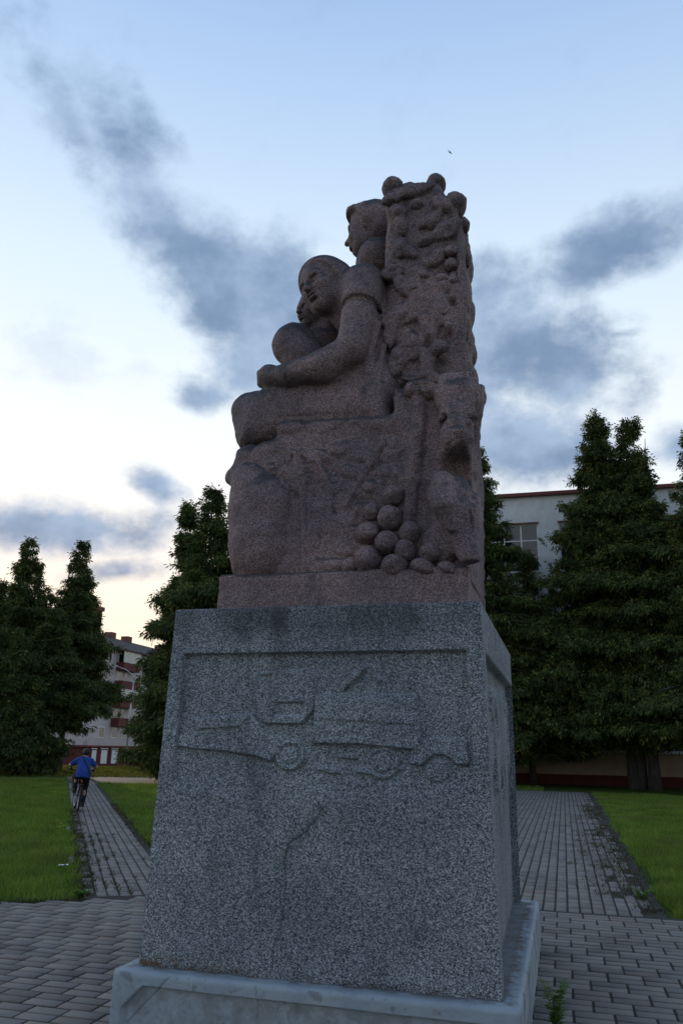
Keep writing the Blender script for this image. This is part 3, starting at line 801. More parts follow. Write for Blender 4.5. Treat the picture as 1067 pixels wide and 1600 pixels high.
for pts in ([(545, 795), (556, 782), (572, 780), (590, 785)], [(552, 818), (560, 806)], [(462, 775), (466, 895)]):
    q = [P(u, v, -.815) for u, v in pts]; cv.chain(q, [.018]*len(q), .02, 'cut')
# shadowed hollow behind the bull's jaw
cv.ell(P(715, 730, -.86), (.12, .20, .16), .04, 'cut')
cv.rough(.007, 22, 41, octaves=3)
carved('seat_block', cv, 'core block with low relief of leaves and flowers')

# animal at the lower left
lo, hi = bounds([(345, 905), (480, 695)], -.90, .35); cv = Carve(lo, hi, .0125)
q = PX(410, 830, -.75)
cv.ell(P(413, 852, -.66), (52*q, .26, 66*q), .05).ell(P(416, 795, -.66), (57*q, .25, 58*q), .08).ell(P(402, 757, -.62), (38*q, .22, 38*q), .06)
cv.prism(PP([(362, 902), (368, 868), (360, 830), (358, 795), (364, 768), (375, 752), (420, 752), (455, 795), (467, 840), (468, 902)], -.72), -.78, .2, .07, .06)
cv.cap(P(396, 724, -.66), P(364, 745, -.66), 24*q, 13*q, .03).ell(P(396, 720, -.62), (27*q, .17, 24*q), .03)
cv.cap(P(403, 712, -.50), P(425, 722, -.70), .045, .02, .02)
cv.ell(P(357, 748, -.62), (.03, .05, .03), .02)
cv.rough(.008, 16, 51, octaves=3)
carved('animal_figure', cv, 'carved seated animal with its snout to the left')

# seated woman
lo, hi = bounds([(362, 705), (628, 390)], -.92, .62); cv = Carve(lo, hi, .0095)
lap = [(407, 603), (388, 617), (375, 640), (371, 665), (370, 686), (378, 694), (400, 690), (470, 677), (612, 664), (608, 640), (606, 560), (604, 440), (590, 432), (566, 436), (545, 470), (525, 520), (520, 565), (480, 590)]
cv.prism(PP([(407, 603), (388, 617), (375, 640), (371, 665), (370, 686), (378, 694), (400, 690), (470, 677), (612, 664), (608, 640), (606, 590), (560, 592), (500, 598)], -.74), -.79, .22, .07)
cv.prism(PP(lap[9:]+[(540, 640)], -.66), -.69, .22, .07, .05)
cv.cap(P(600, 625, -.48), P(398, 645, -.48), .20, .15, .05).cap(P(585, 600, -.55), P(440, 632, -.58), .20, .17, .06)
cv.cap(P(392, 645, -.55), P(388, 680, -.55), .13, .10, .12)
cv.ell(P(565, 470, -.45), (.20, .28, .28), .08).cap(P(585, 455, -.45), P(585, 600, -.5), .14, .20, .06)
cv.cap(P(605, 470, -.74), P(609, 640, -.78), .022, .03, .02, 'cut')
cv.cap(P(440, 652, -.79), P(600, 644, -.80), .012, .014, .025, 'cut')
q = PX(555, 520, -.7)
sh, el, wr, hn = P(566, 456, -.64), P(550, 545, -.77), P(452, 585, -.80), P(424, 590, -.74)
cv.chain([sh, P(561, 500, -.70), el], [30*q, 26.5*q, 24.5*q], .03)
cv.chain([el, P(505, 572, -.82), wr, hn], [24*q, 23*q, 17*q, 16*q], .03)
cv.ell(P(424, 588, -.70), (21*q, .11, 17*q), .03).ell(P(416, 592, -.62), (12*q, .10, 15*q), .03)
for k in range(4): cv.chain([P(418-2*k, 582+4*k, -.72), P(408, 584+5*k, -.60), P(412, 586+5*k, -.48)], [.032, .030, .024], .012)
cv.cap(P(505, 600, -.80), P(430, 611, -.80), .02, .014, .02, 'cut')
cv.chain([P(569, 446, -.62), P(565, 470, -.67)], [33*q, 31.5*q], .012)
cv.ring(P(563, 484, -.685), el-sh, 28.5*q, .024, .004)
for (a_, b_, y_) in (((592, 505), (572, 585), -.70), ((600, 540), (588, 610), -.70)): cv.cap(P(*a_, y_), P(*b_, y_-.04), .022, .010, .03)
Wc = head(cv, P(507, 451, -.50), (-.48, -.86, -.20), (-.30, .05, 1), 1.02, hairline=.112, ear=False, neck=P(545, 500, -.42))
cv.ell(P(530, 440, -.47), (.13, .17, .15), .03).ell(P(540, 455, -.40), (.10, .14, .11), .03)
cv.rough(.004, 20, 61, cv.lo, P(628, 500, -.9)+np.array([0, 2, 0]), octaves=3)
carved('woman_figure', cv, 'seated woman bending her head over a child in her arm')

# face of the older child, deeper in
lo, hi = bounds([(445, 600), (560, 440)], -.42, .30); cv = Carve(lo, hi, .008)
head(cv, P(489, 487, -.12), (-.58, -.78, -.10), (0, 0, 1), .70, hairline=.10, neck=P(505, 545, -.05))
cv.ell(P(508, 552, -.02), (.24, .26, .20), .06).ell(P(520, 520, .0), (.16, .2, .2), .06).rough(.003, 22, 66)
carved('child_figure', cv, 'child\'s face under the woman\'s chin')
# infant's head
lo, hi = bounds([(420, 600), (505, 498)], -.72, -.05); cv = Carve(lo, hi, .009)
q = PX(460, 540, -.4)
cv.ell(P(460, 540, -.40), (33*q, .17, 34*q), .02).ell(P(474, 556, -.42), (30*q, .16, 28*q), .05).cap(P(478, 570, -.40), P(520, 600, -.38), .14, .17, .06)
cv.rough(.004, 20, 71)
carved('infant_figure', cv, 'round back of an infant\'s head above the arm')
# man behind
lo, hi = bounds([(530, 470), (640, 312)], -.45, .55); cv = Carve(lo, hi, .0095)
head(cv, P(577, 362, -.08), (-.985, .10, -.10), (-.02, 0, 1), .93, hairline=.06, neck=P(592, 420, -.02))
cv.prism(PP([(548, 452), (556, 412), (570, 388), (590, 378), (622, 374), (626, 452)], -.15), -.36, .20, .12, .06)
cv.ell(P(590, 410, -.20), (.16, .22, .18), .05)
cv.prism(PP([(542, 345), (544, 332), (560, 326), (598, 321), (612, 330), (612, 345)], -.08), -.22, .08, .05, .03)
cv.rough(.0045, 20, 81, octaves=3)
carved('man_figure', cv, 'man in profile looking left from behind the woman')

# fruit tree column
colp = [(599, 610), (597, 440), (600, 392), (598, 300), (606, 284), (640, 277), (686, 276), (695, 292), (714, 312), (720, 345), (723, 420), (722, 500), (722, 560), (716, 610)]
lo, hi = bounds(colp, -.78, .25, .1); cv = Carve(lo, hi, .0115)
cv.prism(PP(colp, -.62), -.66, .14, .07)
cv.rough(.014, 5.5, 91, octaves=3)
lf = [(630, 492, 27, 16, 20), (642, 539, 12, 22, 8), (690, 482, 18, 22, 0), (640, 448, 20, 14, -30), (655, 462, 14, 18, 30), (688, 445, 20, 13, -10), (626, 352, 9, 14, 10), (625, 388, 10, 13, 0),
      (612, 312, 12, 9, 10), (623, 330, 10, 9, -20), (697, 360, 20, 13, 30), (672, 345, 16, 9, 35), (655, 430, 20, 9, -15), (614, 428, 15, 10, 0), (678, 405, 16, 11, 40), (640, 395, 13, 9, -35),
      (622, 565, 12, 20, -10), (610, 520, 9, 20, 0), (668, 570, 10, 18, 10), (700, 560, 11, 22, -8), (705, 515, 10, 20, 10), (655, 585, 20, 10, 15), (690, 590, 14, 10, -20), (645, 300, 25, 9, 5), (690, 320, 14, 10, -40), (664, 500, 8, 24, 6)]
for (u, v, a, b, ang) in lf:
    p = PX(u, v, -.65); t = R_(ang); ca, sa = math.cos(t), math.sin(t); e1 = np.array((ca, 0, sa)); e2 = np.array((-sa, 0, ca))
    c0 = P(u, v, -.665); lng, wid, A0, A1 = (a, b, e1, e2) if a > b else (b, a, e2, e1)
    cv.leaf(c0, lng*1.5*p, wid*1.3*p, .046, [A0, (0, 1, 0), A1], .006)
    cv.cap(c0-A0*lng*p+np.array([0, -.047, 0]), c0+A0*lng*p+np.array([0, -.047, 0]), .006, None, .010, 'cut')
for pts in ([(718, 395), (724, 470), (721, 520), (727, 595)], [(708, 430), (713, 500), (712, 590)], [(672, 430), (678, 510), (672, 600)], [(650, 420), (664, 470), (662, 560)]):
    q_ = [P(u, v, -.66) for u, v in pts]; cv.chain(q_, [.030, .038, .034, .026][:len(q_)], .02)
for (u, v, r_) in [(695, 522, 12), (642, 572, 13), (690, 568, 12), (668, 530, 8), (706, 468, 7)]:
    p = PX(u, v, -.67); cv.ell(P(u, v, -.72), (r_*p, .07, r_*1.2*p), .03, 'cut')
for y in (-.42, -.20, .02):                       # leaves and stalks on the right flank
    for v in (345, 420, 480, 540, 590):
        x = P(720, 480, -.62)[0]; zz = P(731, v, -.62)[2]; j = rr.uniform(-.06, .06, 3)
        cv.ell((x+.0, y+j[1], zz+j[2]), (.05, .10, .13), .02)
cv.rough(.008, 20, 95, octaves=3)
carved('tree_column', cv, 'column of carved leaves and stalks rising behind the figures')

# one round carved fruit, shared by all
def fruit_mesh():
    cv = Carve((-1.2, -1.2, -1.2), (1.2, 1.2, 1.2), .11)
    cv.ell((0, 0, 0), (1, 1, .97), 0).rough(.12, 1.5, 99, octaves=3); return cv.mesh('fruit')
FR = fruit_mesh()
def fruit(u, v, a, b, y, depth=None, ang=0):
    p = PX(u, v, y); o = put('fruit', FR, M['pink_granite_fruit'], scu); o.location = P(u, v, y); o.scale = (a*p, depth or (a+b)*.5*p, b*p); o.rotation_euler = (.4*math.sin(u), .5*math.sin(v*3.1), .4*math.cos(u*1.7))
    return o
for (u, v, a, b, y) in [(613, 776, 17, 16, -.80), (582, 801, 14, 14, -.79), (609, 810, 19.5, 19, -.81), (574, 833, 19, 17, -.81), (640, 833, 17, 17, -.80), (604, 848, 18, 19, -.82), (633, 861, 17, 17, -.82),
        (575, 876, 20, 23, -.81), (547, 884, 12, 14, -.80), (615, 885, 20.5, 17, -.83), (672, 864, 17, 15, -.83), (661, 886, 20, 14, -.83), (699, 888, 17, 11, -.83), (580, 764, 14, 13, -.76), (551, 742, 13, 11, -.75), (525, 886, 13, 12, -.77), (548, 862, 13, 13, -.75), (640, 800, 13, 12, -.76), (690, 868, 12, 11, -.80), (590, 745, 12, 11, -.75)]:
    fruit(u, v, a*1.06, b*1.04, y-.005)
for (u, v, a, b, y) in [(613, 295, 17, 17, -.56), (681, 289, 16, 17, -.47), (710, 322, 19, 21, -.55), (651, 321, 11, 9, -.66), (663, 379, 12, 8.5, -.665), (705, 394, 12, 11, -.66), (705, 414, 12, 11, -.66),
        (687, 545, 15, 15, -.68), (724, 352, 9, 14, -.50), (725, 405, 10, 16, -.30), (724, 482, 9, 16, -.40), (724, 523, 10, 17, -.40), (716, 560, 12, 22, -.52), (690, 442, 16, 13, -.65)]:
    fruit(u, v, a, b, y)

for (u, v, a, b) in [(611, 313, 12, 10), (622, 334, 11, 11), (627, 356, 11, 13), (625, 390, 12, 14), (614, 425, 13, 10), (697, 360, 14, 12), (676, 352, 11, 9), (690, 484, 16, 18), (632, 492, 18, 13), (643, 540, 12, 17), (706, 440, 10, 11), (662, 432, 13, 9), (648, 452, 11, 10), (704, 512, 9, 14), (622, 560, 10, 14)]:
    fruit(u, v, a, b, -.665, .055)
# bull's head
lo, hi = bounds([(622, 745), (765, 585)], -1.12, -.35); cv = Carve(lo, hi, .0105)
q = PX(715, 650, -.8)
cv.ell(P(717, 625, -.72), (37*q, .22, 26*q), .03).box(np.minimum(P(684, 640, -.85), P(750, 604, -.85))-[0, .02, 0], np.maximum(P(684, 640, -.55), P(750, 604, -.55)), .05, .05)
cv.cap(P(715, 625, -.80), P(713, 684, -.93), 31*q, 22*q, .05).ell(P(713, 686, -.92), (25*q, .11, 17*q), .03)
cv.ell(P(716, 697, -.88), (20*q, .10, 12*q), .03)
cv.ell(P(692, 655, -.92), (10*q, .07, 9*q), .03, 'cut').ell(P(743, 652, -.92), (9*q, .06, 8*q), .03, 'cut')
cv.ell(P(693, 653, -.87), (.035, .035, .03), .01).ell(P(741, 650, -.86), (.03, .03, .028), .01)
cv.ell(P(702, 692, -1.02), (.022, .03, .02), .012, 'cut').ell(P(727, 692, -1.02), (.022, .03, .02), .012, 'cut')
cv.cap(P(700, 704, -1.0), P(730, 703, -1.0), .010, None, .01, 'cut')
t = R_(-8); ax_ = [(math.cos(t), 0, math.sin(t)), (0, 1, 0), (-math.sin(t), 0, math.cos(t))]
cv.ell(P(659, 610, -.80), (30*q, .085, 17*q), .02, axes=ax_).ell(P(657, 601, -.885), (20*q, .03, 5*q), .02, 'cut', axes=ax_)
cv.cap(P(640, 601, -.84), P(684, 606, -.82), .02, .03, .015)
cv.ell(P(750, 617, -.60), (10*q, .10, 16*q), .02)
cv.cap(P(716, 640, -.55), P(716, 735, -.55), .16, .14, .06)
cv.rough(.008, 22, 111, octaves=3).rough(.010, 26, 115, P(680, 705, -1.1), P(745, 655, -.8)+np.array([0, .1, 0]), 2)
carved('bull_head', cv, 'carved bull head with one ear out to the left')
# pig below it
lo, hi = bounds([(655, 900), (762, 728)], -1.08, -.35); cv = Carve(lo, hi, .0105)
q = PX(705, 800, -.85)
cv.ell(P(702, 778, -.74), (38*q, .20, 38*q), .04).ell(P(712, 815, -.76), (36*q, .20, 50*q), .06)
cv.cap(P(716, 815, -.80), P(733, 868, -.88), 30*q, 17*q, .06).ell(P(736, 873, -.90), (15*q, .06, 12*q), .015)
n_ = np.array([.45, -.35, -.82])
cv.ell(P(738, 884, -.90), (15*q, .085, 7*q), .012, 'cut')
cv.chain([P(690, 752, -.90), P(694, 790, -.965), P(703, 824, -.97)], [.075, .085, .03], .02)
cv.cap(P(709, 765, -.99), P(712, 828, -1.0), .016, .016, .015, 'cut')
cv.ell(P(740, 800, -.72), (14*q, .12, 30*q), .03)
cv.cap(P(733, 800, -.90), P(736, 822, -.90), .014, .01, .012, 'cut')
cv.ell(P(690, 850, -.76), (34*q, .12, 40*q), .05)
cv.rough(.006, 22, 121, octaves=3)
carved('pig_head', cv, 'carved pig head with drooping ear and snout to the lower right')
# ---------------------------------------------------------------- ground
def fall(x, y): return -1.75*sstep(np.asarray(y, float), 46, 104)
gx = np.unique(np.concatenate([np.linspace(-600, -60, 12), np.linspace(-60, 60, 61), np.linspace(60, 600, 12)]))
gy = np.unique(np.concatenate([np.linspace(-120, -10, 6), np.linspace(-10, 120, 90), np.linspace(120, 900, 14)]))
GX, GY = np.meshgrid(gx, gy, indexing='ij')
gv = np.stack([GX, GY, fall(GX, GY)-.035], -1).reshape(-1, 3)
gnd_o = tag(put('ground', np_mesh('ground', gv, grid_faces(len(gx), len(gy), 0), True), M['lawn']), kind='structure')

# regions (world xy)
LA, LB = ground(0, 1410)[:2], ground(130, 1405)[:2]
l_dir = (LB-LA)/np.linalg.norm(LB-LA); l_nrm = np.array([-l_dir[1], l_dir[0]])          # plaza edge on the left, lawn side positive
pl_near, pl_far, pl_right = ground(130, 1405)[:2], ground(113, 1272)[:2], ground(212, 1298)[:2]
p_t = (pl_far-pl_near)/np.linalg.norm(pl_far-pl_near); p_n = np.array([p_t[1], -p_t[0]])
PATH_W = float(np.clip((pl_right-pl_near)@p_n, 1.05, 1.7))
RP_X1 = float(to_local(ground(1012, 1385))[0]); RP_X0 = -1.05; RP_Y0 = float(to_local(ground(900, 1424))[1]); RP_Y1 = float(to_local(ground(860, 1236))[1])
PLAZA_R = 3.6
def loc2(x, y):
    dx, dy = x-MON[0], y-MON[1]; return _c*dx+_s*dy, -_s*dx+_c*dy
def in_plaza(x, y):
    lx, ly = loc2(x, y); return (ly < RP_Y0) & (((x-LA[0])*l_nrm[0]+(y-LA[1])*l_nrm[1]) < 0)
def in_lpath(x, y):
    a = (x-pl_near[0])*p_n[0]+(y-pl_near[1])*p_n[1]; return (a > -.02) & (a < PATH_W+.02) & (y < 36) & ~in_plaza(x, y)
def in_rpath(x, y):
    lx, ly = loc2(x, y); return (lx > RP_X0) & (lx < RP_X1) & (ly >= RP_Y0) & (ly < RP_Y1)
CR0, CR1 = ground(130, 1223)[1], ground(130, 1213)[1]
def in_cross(x, y): return (y > CR0) & (y < CR1) & (x < 2) & (x > ground(122, 1218)[0])

PL, PWD = .235, .1175
def brick_mesh(name, l, w, e=.0025, h=.030):
    mb = MB(); x, y = l/2, w/2
    v = [(-x, -y, -h), (x, -y, -h), (x, y, -h), (-x, y, -h), (-x, -y, -e), (x, -y, -e), (x, y, -e), (-x, y, -e), (-x+e, -y+e, 0), (x-e, -y+e, 0), (x-e, y-e, 0), (-x+e, y-e, 0)]
    f = [(8, 9, 10, 11)]+[(4+i, 4+(i+1) % 4, 8+(i+1) % 4, 8+i) for i in range(4)]+[(i, (i+1) % 4, 4+(i+1) % 4, 4+i) for i in range(4)]
    return v, f
BV, BF = brick_mesh('paver', PL-.016, PWD-.021)
BV = np.array(BV); BF = np.array(BF)
def project(p):
    w_ = np.asarray(p, float)-np.array([0, 0, CAM_H]); zf = w_@CF
    return PW/2+FPX*(w_@CX)/zf, PH/2+FPX*(w_@CD)/zf, zf
def pave(name, centres, angle, parent, n_single, gap=.010):
    """centres (n,3 xy + quarter turn); the ones largest in view are single pavers, the rest one field"""
    c = np.asarray(centres, float); pts = np.concatenate([c[:, :2], np.zeros((len(c), 1))], 1)
    u, v, zf = project(pts); vis = (zf > .5) & (u > -10) & (u < PW+10) & (v < PH+15) & (v > 900)
    d = np.hypot(c[:, 0], c[:, 1]); lx, ly = loc2(c[:, 0], c[:, 1])
    # hidden behind the pedestal
    hid = (u > 235) & (u < 790) & (d > 5.2)
    order = np.argsort(np.where(vis & ~hid, d, 1e6))
    single = order[:min(n_single, int((vis & ~hid).sum()))]; mask = np.zeros(len(c), bool); mask[single] = True
    rng = np.random.default_rng(len(c))
    jit = rng.normal(0, 1, (len(c), 4))
    me = np_mesh('paver', BV, BF); me.materials.append(M['paver'])
    for i in single:
        o = bpy.data.objects.new('paver', me); COL.objects.link(o); o.parent = parent
        o.location = (c[i, 0]+jit[i, 0]*.0012, c[i, 1]+jit[i, 1]*.0012, jit[i, 2]*.0012); o.rotation_euler = (jit[i, 3]*.003, jit[i, 0]*.002, angle+c[i, 2]+jit[i, 1]*.004)
    r = np.nonzero(~mask)[0]
    a = angle+c[r, 2]+jit[r, 1]*.004; ca, sa = np.cos(a)[:, None], np.sin(a)[:, None]
    X = BV[None, :, 0]*ca-BV[None, :, 1]*sa+c[r, 0][:, None]+jit[r, 0][:, None]*.0012
    Y = BV[None, :, 0]*sa+BV[None, :, 1]*ca+c[r, 1][:, None]+jit[r, 1][:, None]*.0012
    Z = BV[None, :, 2]+0*X+jit[r, 2][:, None]*.0012+BV[None, :, 1]*jit[r, 3][:, None]*.004
    V = np.stack([X, Y, Z], -1).reshape(-1, 3); F = (BF[None]+(np.arange(len(r))*len(BV))[:, None, None]).reshape(-1, 4)
    o = put('paver_field', np_mesh('paver_field', V, F), M['paver'], parent); o['kind'] = 'stuff'
def sheet(name, pts, z, mat, kind='structure', lab=None):
    o = put(name, np_mesh(name, [(x, y, z) for x, y in pts], [tuple(range(len(pts)))]), mat); tag(o, lab, kind=kind); return o
def W2(lx, ly): return tuple(to_world((lx, ly, 0))[:2])
# plaza
lim = []
for s in (-8.5, -5.5, 9): pass
cut_x = None
pa = LA-l_dir*6; pb = LA+l_dir*6
plaza = sheet('plaza', [W2(-9, -7), W2(PLAZA_R+5, -7), W2(PLAZA_R+5, RP_Y0), W2(-.6, RP_Y0), tuple(LA+l_dir*2.2), tuple(pa)], -.0055, M['joint_soil'])
cent = []
for j in range(-58, int(RP_Y0/PWD)+1):
    off = ((j//2) % 2)*PL/2+.03
    ly = (j+.5)*PWD
    if ly > RP_Y0-PWD/2-.05: continue
    for i in range(-34, 34):
        lx = i*PL+off
        if abs(lx) < SW/2-.06 and abs(ly) < SD/2-.02: continue
        x, y = W2(lx, ly)
        if (x-LA[0])*l_nrm[0]+(y-LA[1])*l_nrm[1] > -.035: continue
        if y < 1.5 or abs(x) > 5.5: continue
        cent.append((x, y, 0))
pave('plaza', cent, YAW, plaza, 300)
# left path
lp = sheet('left_path', [tuple(pl_near-p_n*.02-p_t*.0), tuple(pl_near+p_n*PATH_W), tuple(pl_near+p_n*PATH_W+p_t*29), tuple(pl_near-p_n*.02+p_t*29)], -.0045, M['joint_soil'])
cent = []; na = int(PATH_W/PWD)
for k in range(na):
    for i in range(0, 120):
        s_ = (i+.5)*PL-.12; x, y = pl_near+p_n*((k+.5)*PWD+.01)+p_t*s_
        if k == 0 and random.random() < .35: continue
        if ((x-LA[0])*l_nrm[0]+(y-LA[1])*l_nrm[1]) < .075 or y > CR0-.1: continue
        cent.append((x, y, math.pi/2))
pave('left_path', cent, math.atan2(p_n[1], p_n[0]), lp, 250)
# right path
rp = sheet('right_path', [W2(RP_X0, RP_Y0), W2(RP_X1, RP_Y0), W2(RP_X1+.2, RP_Y1), W2(RP_X0, RP_Y1)], -.0045, M['joint_soil'])
cent = []
for k in range(int((RP_X1-RP_X0)/PWD)):
    for i in range(int((RP_Y1-RP_Y0)/PL)):
        lx = RP_X0+(k+.5)*PWD; ly = RP_Y0+(i+.5)*PL-.05
        edge_gap = (RP_X1-lx)
        if edge_gap < .42 and random.random() < .5-edge_gap*1.1: continue
        x, y = W2(lx, ly); cent.append((x, y, math.pi/2))
pave('right_path', cent, YAW, rp, 250)
CX0 = ground(122, 1218)[0]
sheet('cross_path', [(CX0, CR0), (2, CR0), (2, CR1), (CX0, CR1)], -.008, M['asphalt'])
# worn kerb stones beside the left path
for (u, v, l) in ((112, 1345, .42), (107, 1296, .45)):
    b = ground(u, v); mb = MB().box((-.035, -l/2, -.05), (.035, l/2, .02), .012); o = mb.build('kerb_stone', M['kerb_concrete'])
    o.location = (b[0], b[1], 0); o.rotation_euler = (R_(2), R_(3), math.atan2(p_t[1], p_t[0])-math.pi/2)
    tag(o, 'worn grey kerb stone sunk in the grass ' + ('nearest the plaza' if v > 1320 else 'farther along the left path'), 'kerb stone', 'kerb stones beside the left path')

# ---------------------------------------------------------------- grass
def blades(name, pos, h, w, lean, mat, rng, kind='stuff', bend=.35):
    n = len(pos); az = rng.uniform(0, 2*np.pi, n); la = rng.uniform(0, 2*np.pi, n); ln = lean*h*rng.uniform(.2, 1, n)
    sx, sy = np.cos(az)*w/2, np.sin(az)*w/2; dx, dy = np.cos(la)*ln, np.sin(la)*ln
    V = np.empty((n, 5, 3), np.float32)
    V[:, 0] = pos+np.stack([-sx, -sy, 0*sx], 1); V[:, 1] = pos+np.stack([sx, sy, 0*sx], 1)
    V[:, 2] = pos+np.stack([-sx*.7+dx*bend, -sy*.7+dy*bend, h*.6], 1); V[:, 3] = pos+np.stack([sx*.7+dx*bend, sy*.7+dy*bend, h*.6], 1)
    V[:, 4] = pos+np.stack([dx, dy, h], 1)
    b = np.arange(n)[:, None]*5
    F = np.concatenate([b+np.array([[0, 1, 3]]), b+np.array([[0, 3, 2]]), b+np.array([[2, 3, 4]])])
    o = put(name, np_mesh(name, V.reshape(-1, 3), F), mat); return o
def scatter(n, d0, d1, a0, a1, rng, keep):
    d = rng.uniform(d0, d1, n); a = rng.uniform(a0, a1, n); x, y = d*np.sin(a), d*np.cos(a)
    k = keep(x, y); return x[k], y[k], d[k]
rng = np.random.default_rng(3)
def lawn_ok(x, y):
    j1 = .16*lattice_noise(x*3.1+60, y*3.1+60, 0*x+1.5, 71)+.10*lattice_noise(x*11+60, y*11+60, 0*x+1.5, 73); j2 = .16*lattice_noise(x*3.1+60, y*3.1+60, 0*x+7.5, 72)+.10*lattice_noise(x*11+60, y*11+60, 0*x+7.5, 74)
    x, y = x+j1, y+j2; return ~(in_plaza(x, y) | in_lpath(x, y) | in_rpath(x, y) | in_cross(x, y))
def lawn_left(x, y): return lawn_ok(x, y)
xs, ys, ds = scatter(150000, 8.2, 36, R_(-33), R_(-8), rng, lawn_left)
pos = np.stack([xs, ys, fall(xs, ys)-.036], 1); patch = .45+1.15*(lattice_noise(xs*.8+50, ys*.8+50, 0*xs+2.5, 5)+.5)
tag(blades('grass', pos, rng.uniform(.05, .11, len(xs))*patch, .007*(.6+ds/13), .8, M['grass'], rng), 'uneven green lawn grass left of the monument', 'grass', kind='stuff')
xs, ys, ds = scatter(130000, 8.6, 32, R_(14), R_(34), rng, lambda x, y: lawn_ok(x, y) & (loc2(x, y)[0] > RP_X1+.05+.25*lattice_noise(x*2+50, y*2+50, 0*x, 8)))
pos = np.stack([xs, ys, fall(xs, ys)-.036], 1); patch = .45+1.15*(lattice_noise(xs*.8+50, ys*.8+50, 0*xs+2.5, 6)+.5)
tag(blades('grass', pos, rng.uniform(.05, .11, len(xs))*patch, .007*(.6+ds/13), .8, M['grass'], rng), 'green lawn grass right of the right-hand path', 'grass', kind='stuff')
xs, ys, ds = scatter(70000, 9.2, 36, R_(-8), R_(14), rng, lawn_ok)
pos = np.stack([xs, ys, fall(xs, ys)-.036], 1); patch = .45+1.15*(lattice_noise(xs*.8+50, ys*.8+50, 0*xs+2.5, 5)+.5)
tag(blades('grass', pos, rng.uniform(.05, .11, len(xs))*patch, .007*(.6+ds/13), .8, M['grass'], rng), 'green lawn grass behind the monument between the two paths', 'grass', kind='stuff')
xs, ys, ds = scatter(60000, CR1+.2, 100, R_(-30), R_(-5), rng, lambda x, y: y > CR1)
pos = np.stack([xs, ys, fall(xs, ys)-.036], 1)
tag(blades('meadow_grass', pos, rng.uniform(.04, .13, len(xs)), .0009*ds+.01, .6, M['meadow'], rng), 'long yellow-green grass in low sun before the red garages', 'grass', kind='stuff')
# weeds growing over the path edges and in the joints
wx = []
for s_ in np.arange(.2, 16, .035):
    lx = RP_X1-.05-abs(rng.normal(0, .33))*(1.0 if s_ > .8 else .3); ly = RP_Y0+s_+rng.normal(0, .05)
    if lattice_noise(np.array([lx*1.3+20]), np.array([ly*1.1+20]), np.array([.5]), 12)[0] < -.14: continue
    for _ in range(16): wx.append((*W2(lx+rng.normal(0, .06), ly+rng.normal(0, .06)), -.02))
for s_ in np.arange(.0, 11, .03):
    a = abs(rng.normal(0, .10))-.05; q = pl_near+p_n*a+p_t*(s_+.15)
    for _ in range(9): wx.append((q[0]+rng.normal(0, .035), q[1]+rng.normal(0, .035), -.02))
for k in range(160):
    a = PWD*round(abs(rng.normal(0, 3))); q = pl_near+p_n*(a+.01)+p_t*rng.uniform(.2, 6)
    for _ in range(7): wx.append((q[0]+rng.normal(0, .012), q[1]+rng.normal(0, .03), -.02))
for s_ in np.arange(0, 9, .04):
    q = pl_near+p_n*(PATH_W+rng.normal(0, .07))+p_t*(s_+4)
    for _ in range(8): wx.append((q[0]+rng.normal(0, .05), q[1]+rng.normal(0, .05), -.02))
for s_ in np.arange(0, 2.6, .02):
    q = LB-l_dir*s_-l_nrm*abs(rng.normal(0, .035))
    for _ in range(6): wx.append((q[0]+rng.normal(0, .03), q[1]+rng.normal(0, .02), -.02))
wx = np.array(wx)
tag(blades('weeds', wx, rng.uniform(.02, .07, len(wx)), rng.uniform(.006, .016, len(wx)), 1.5, M['dry_weed'], rng), 'dry weeds and moss along the path edges', 'weeds', kind='stuff')

# weed beside the slab
def weed(loc, h, name, lab, cat, seed, n=34, spread=.13):
    rg = np.random.default_rng(seed); t = empty(name, loc); mb = MB(); V = []; F = []
    stems = []
    for k in range(5):
        a = rg.uniform(0, 6.28); top = np.array([math.cos(a)*spread*rg.uniform(.2, 1), math.sin(a)*spread*rg.uniform(.2, 1), h*rg.uniform(.7, 1.0)])
        mid = top*np.array([.35, .35, .5]); mb.path([(0, 0, -.02), mid, top], [.0035, .003, .0015], 5); stems.append((mid, top))
    mb.build('stem', M['weed_leaf'], t)
    for (mid, top) in stems:
        for k in range(n):
            f = rg.uniform(.08, 1.0); p = (mid*(2*f) if f < .5 else mid+(top-mid)*(2*f-1)); a = rg.uniform(0, 6.28); L = .055*(1.15-.6*f)*rg.uniform(.7, 1.3); w = .007
            dr = np.array([math.cos(a), math.sin(a), rg.uniform(.1, .9)]); dr /= np.linalg.norm(dr); sd = np.cross(dr, [0, 0, 1]); sd /= np.linalg.norm(sd)+1e-6
            b = len(V); V += [p, p+dr*L*.5+sd*w, p+dr*L-[0, 0, .01], p+dr*L*.5-sd*w]; F.append((b, b+1, b+2, b+3))
    put('leaf', np_mesh('leaf', V, F), M['weed_leaf'], t)['kind'] = 'stuff'
    return tag(t, lab, cat)
wl = ground(868, 1612)
weed((wl[0], wl[1], 0), .30, 'weed_plant', 'tall feathery green weed beside the pale slab', 'weed', 4, 48, .07)
wl = ground(1004, 1408); weed((wl[0], wl[1], 0), .14, 'weed_plant', 'low bushy weed at the corner of the right lawn', 'weed', 5, 40, .12)
wl = ground(124, 1404); weed((wl[0], wl[1], 0), .09, 'weed_plant', 'low weed clump where plaza meets the left path', 'weed', 6, 40, .12)
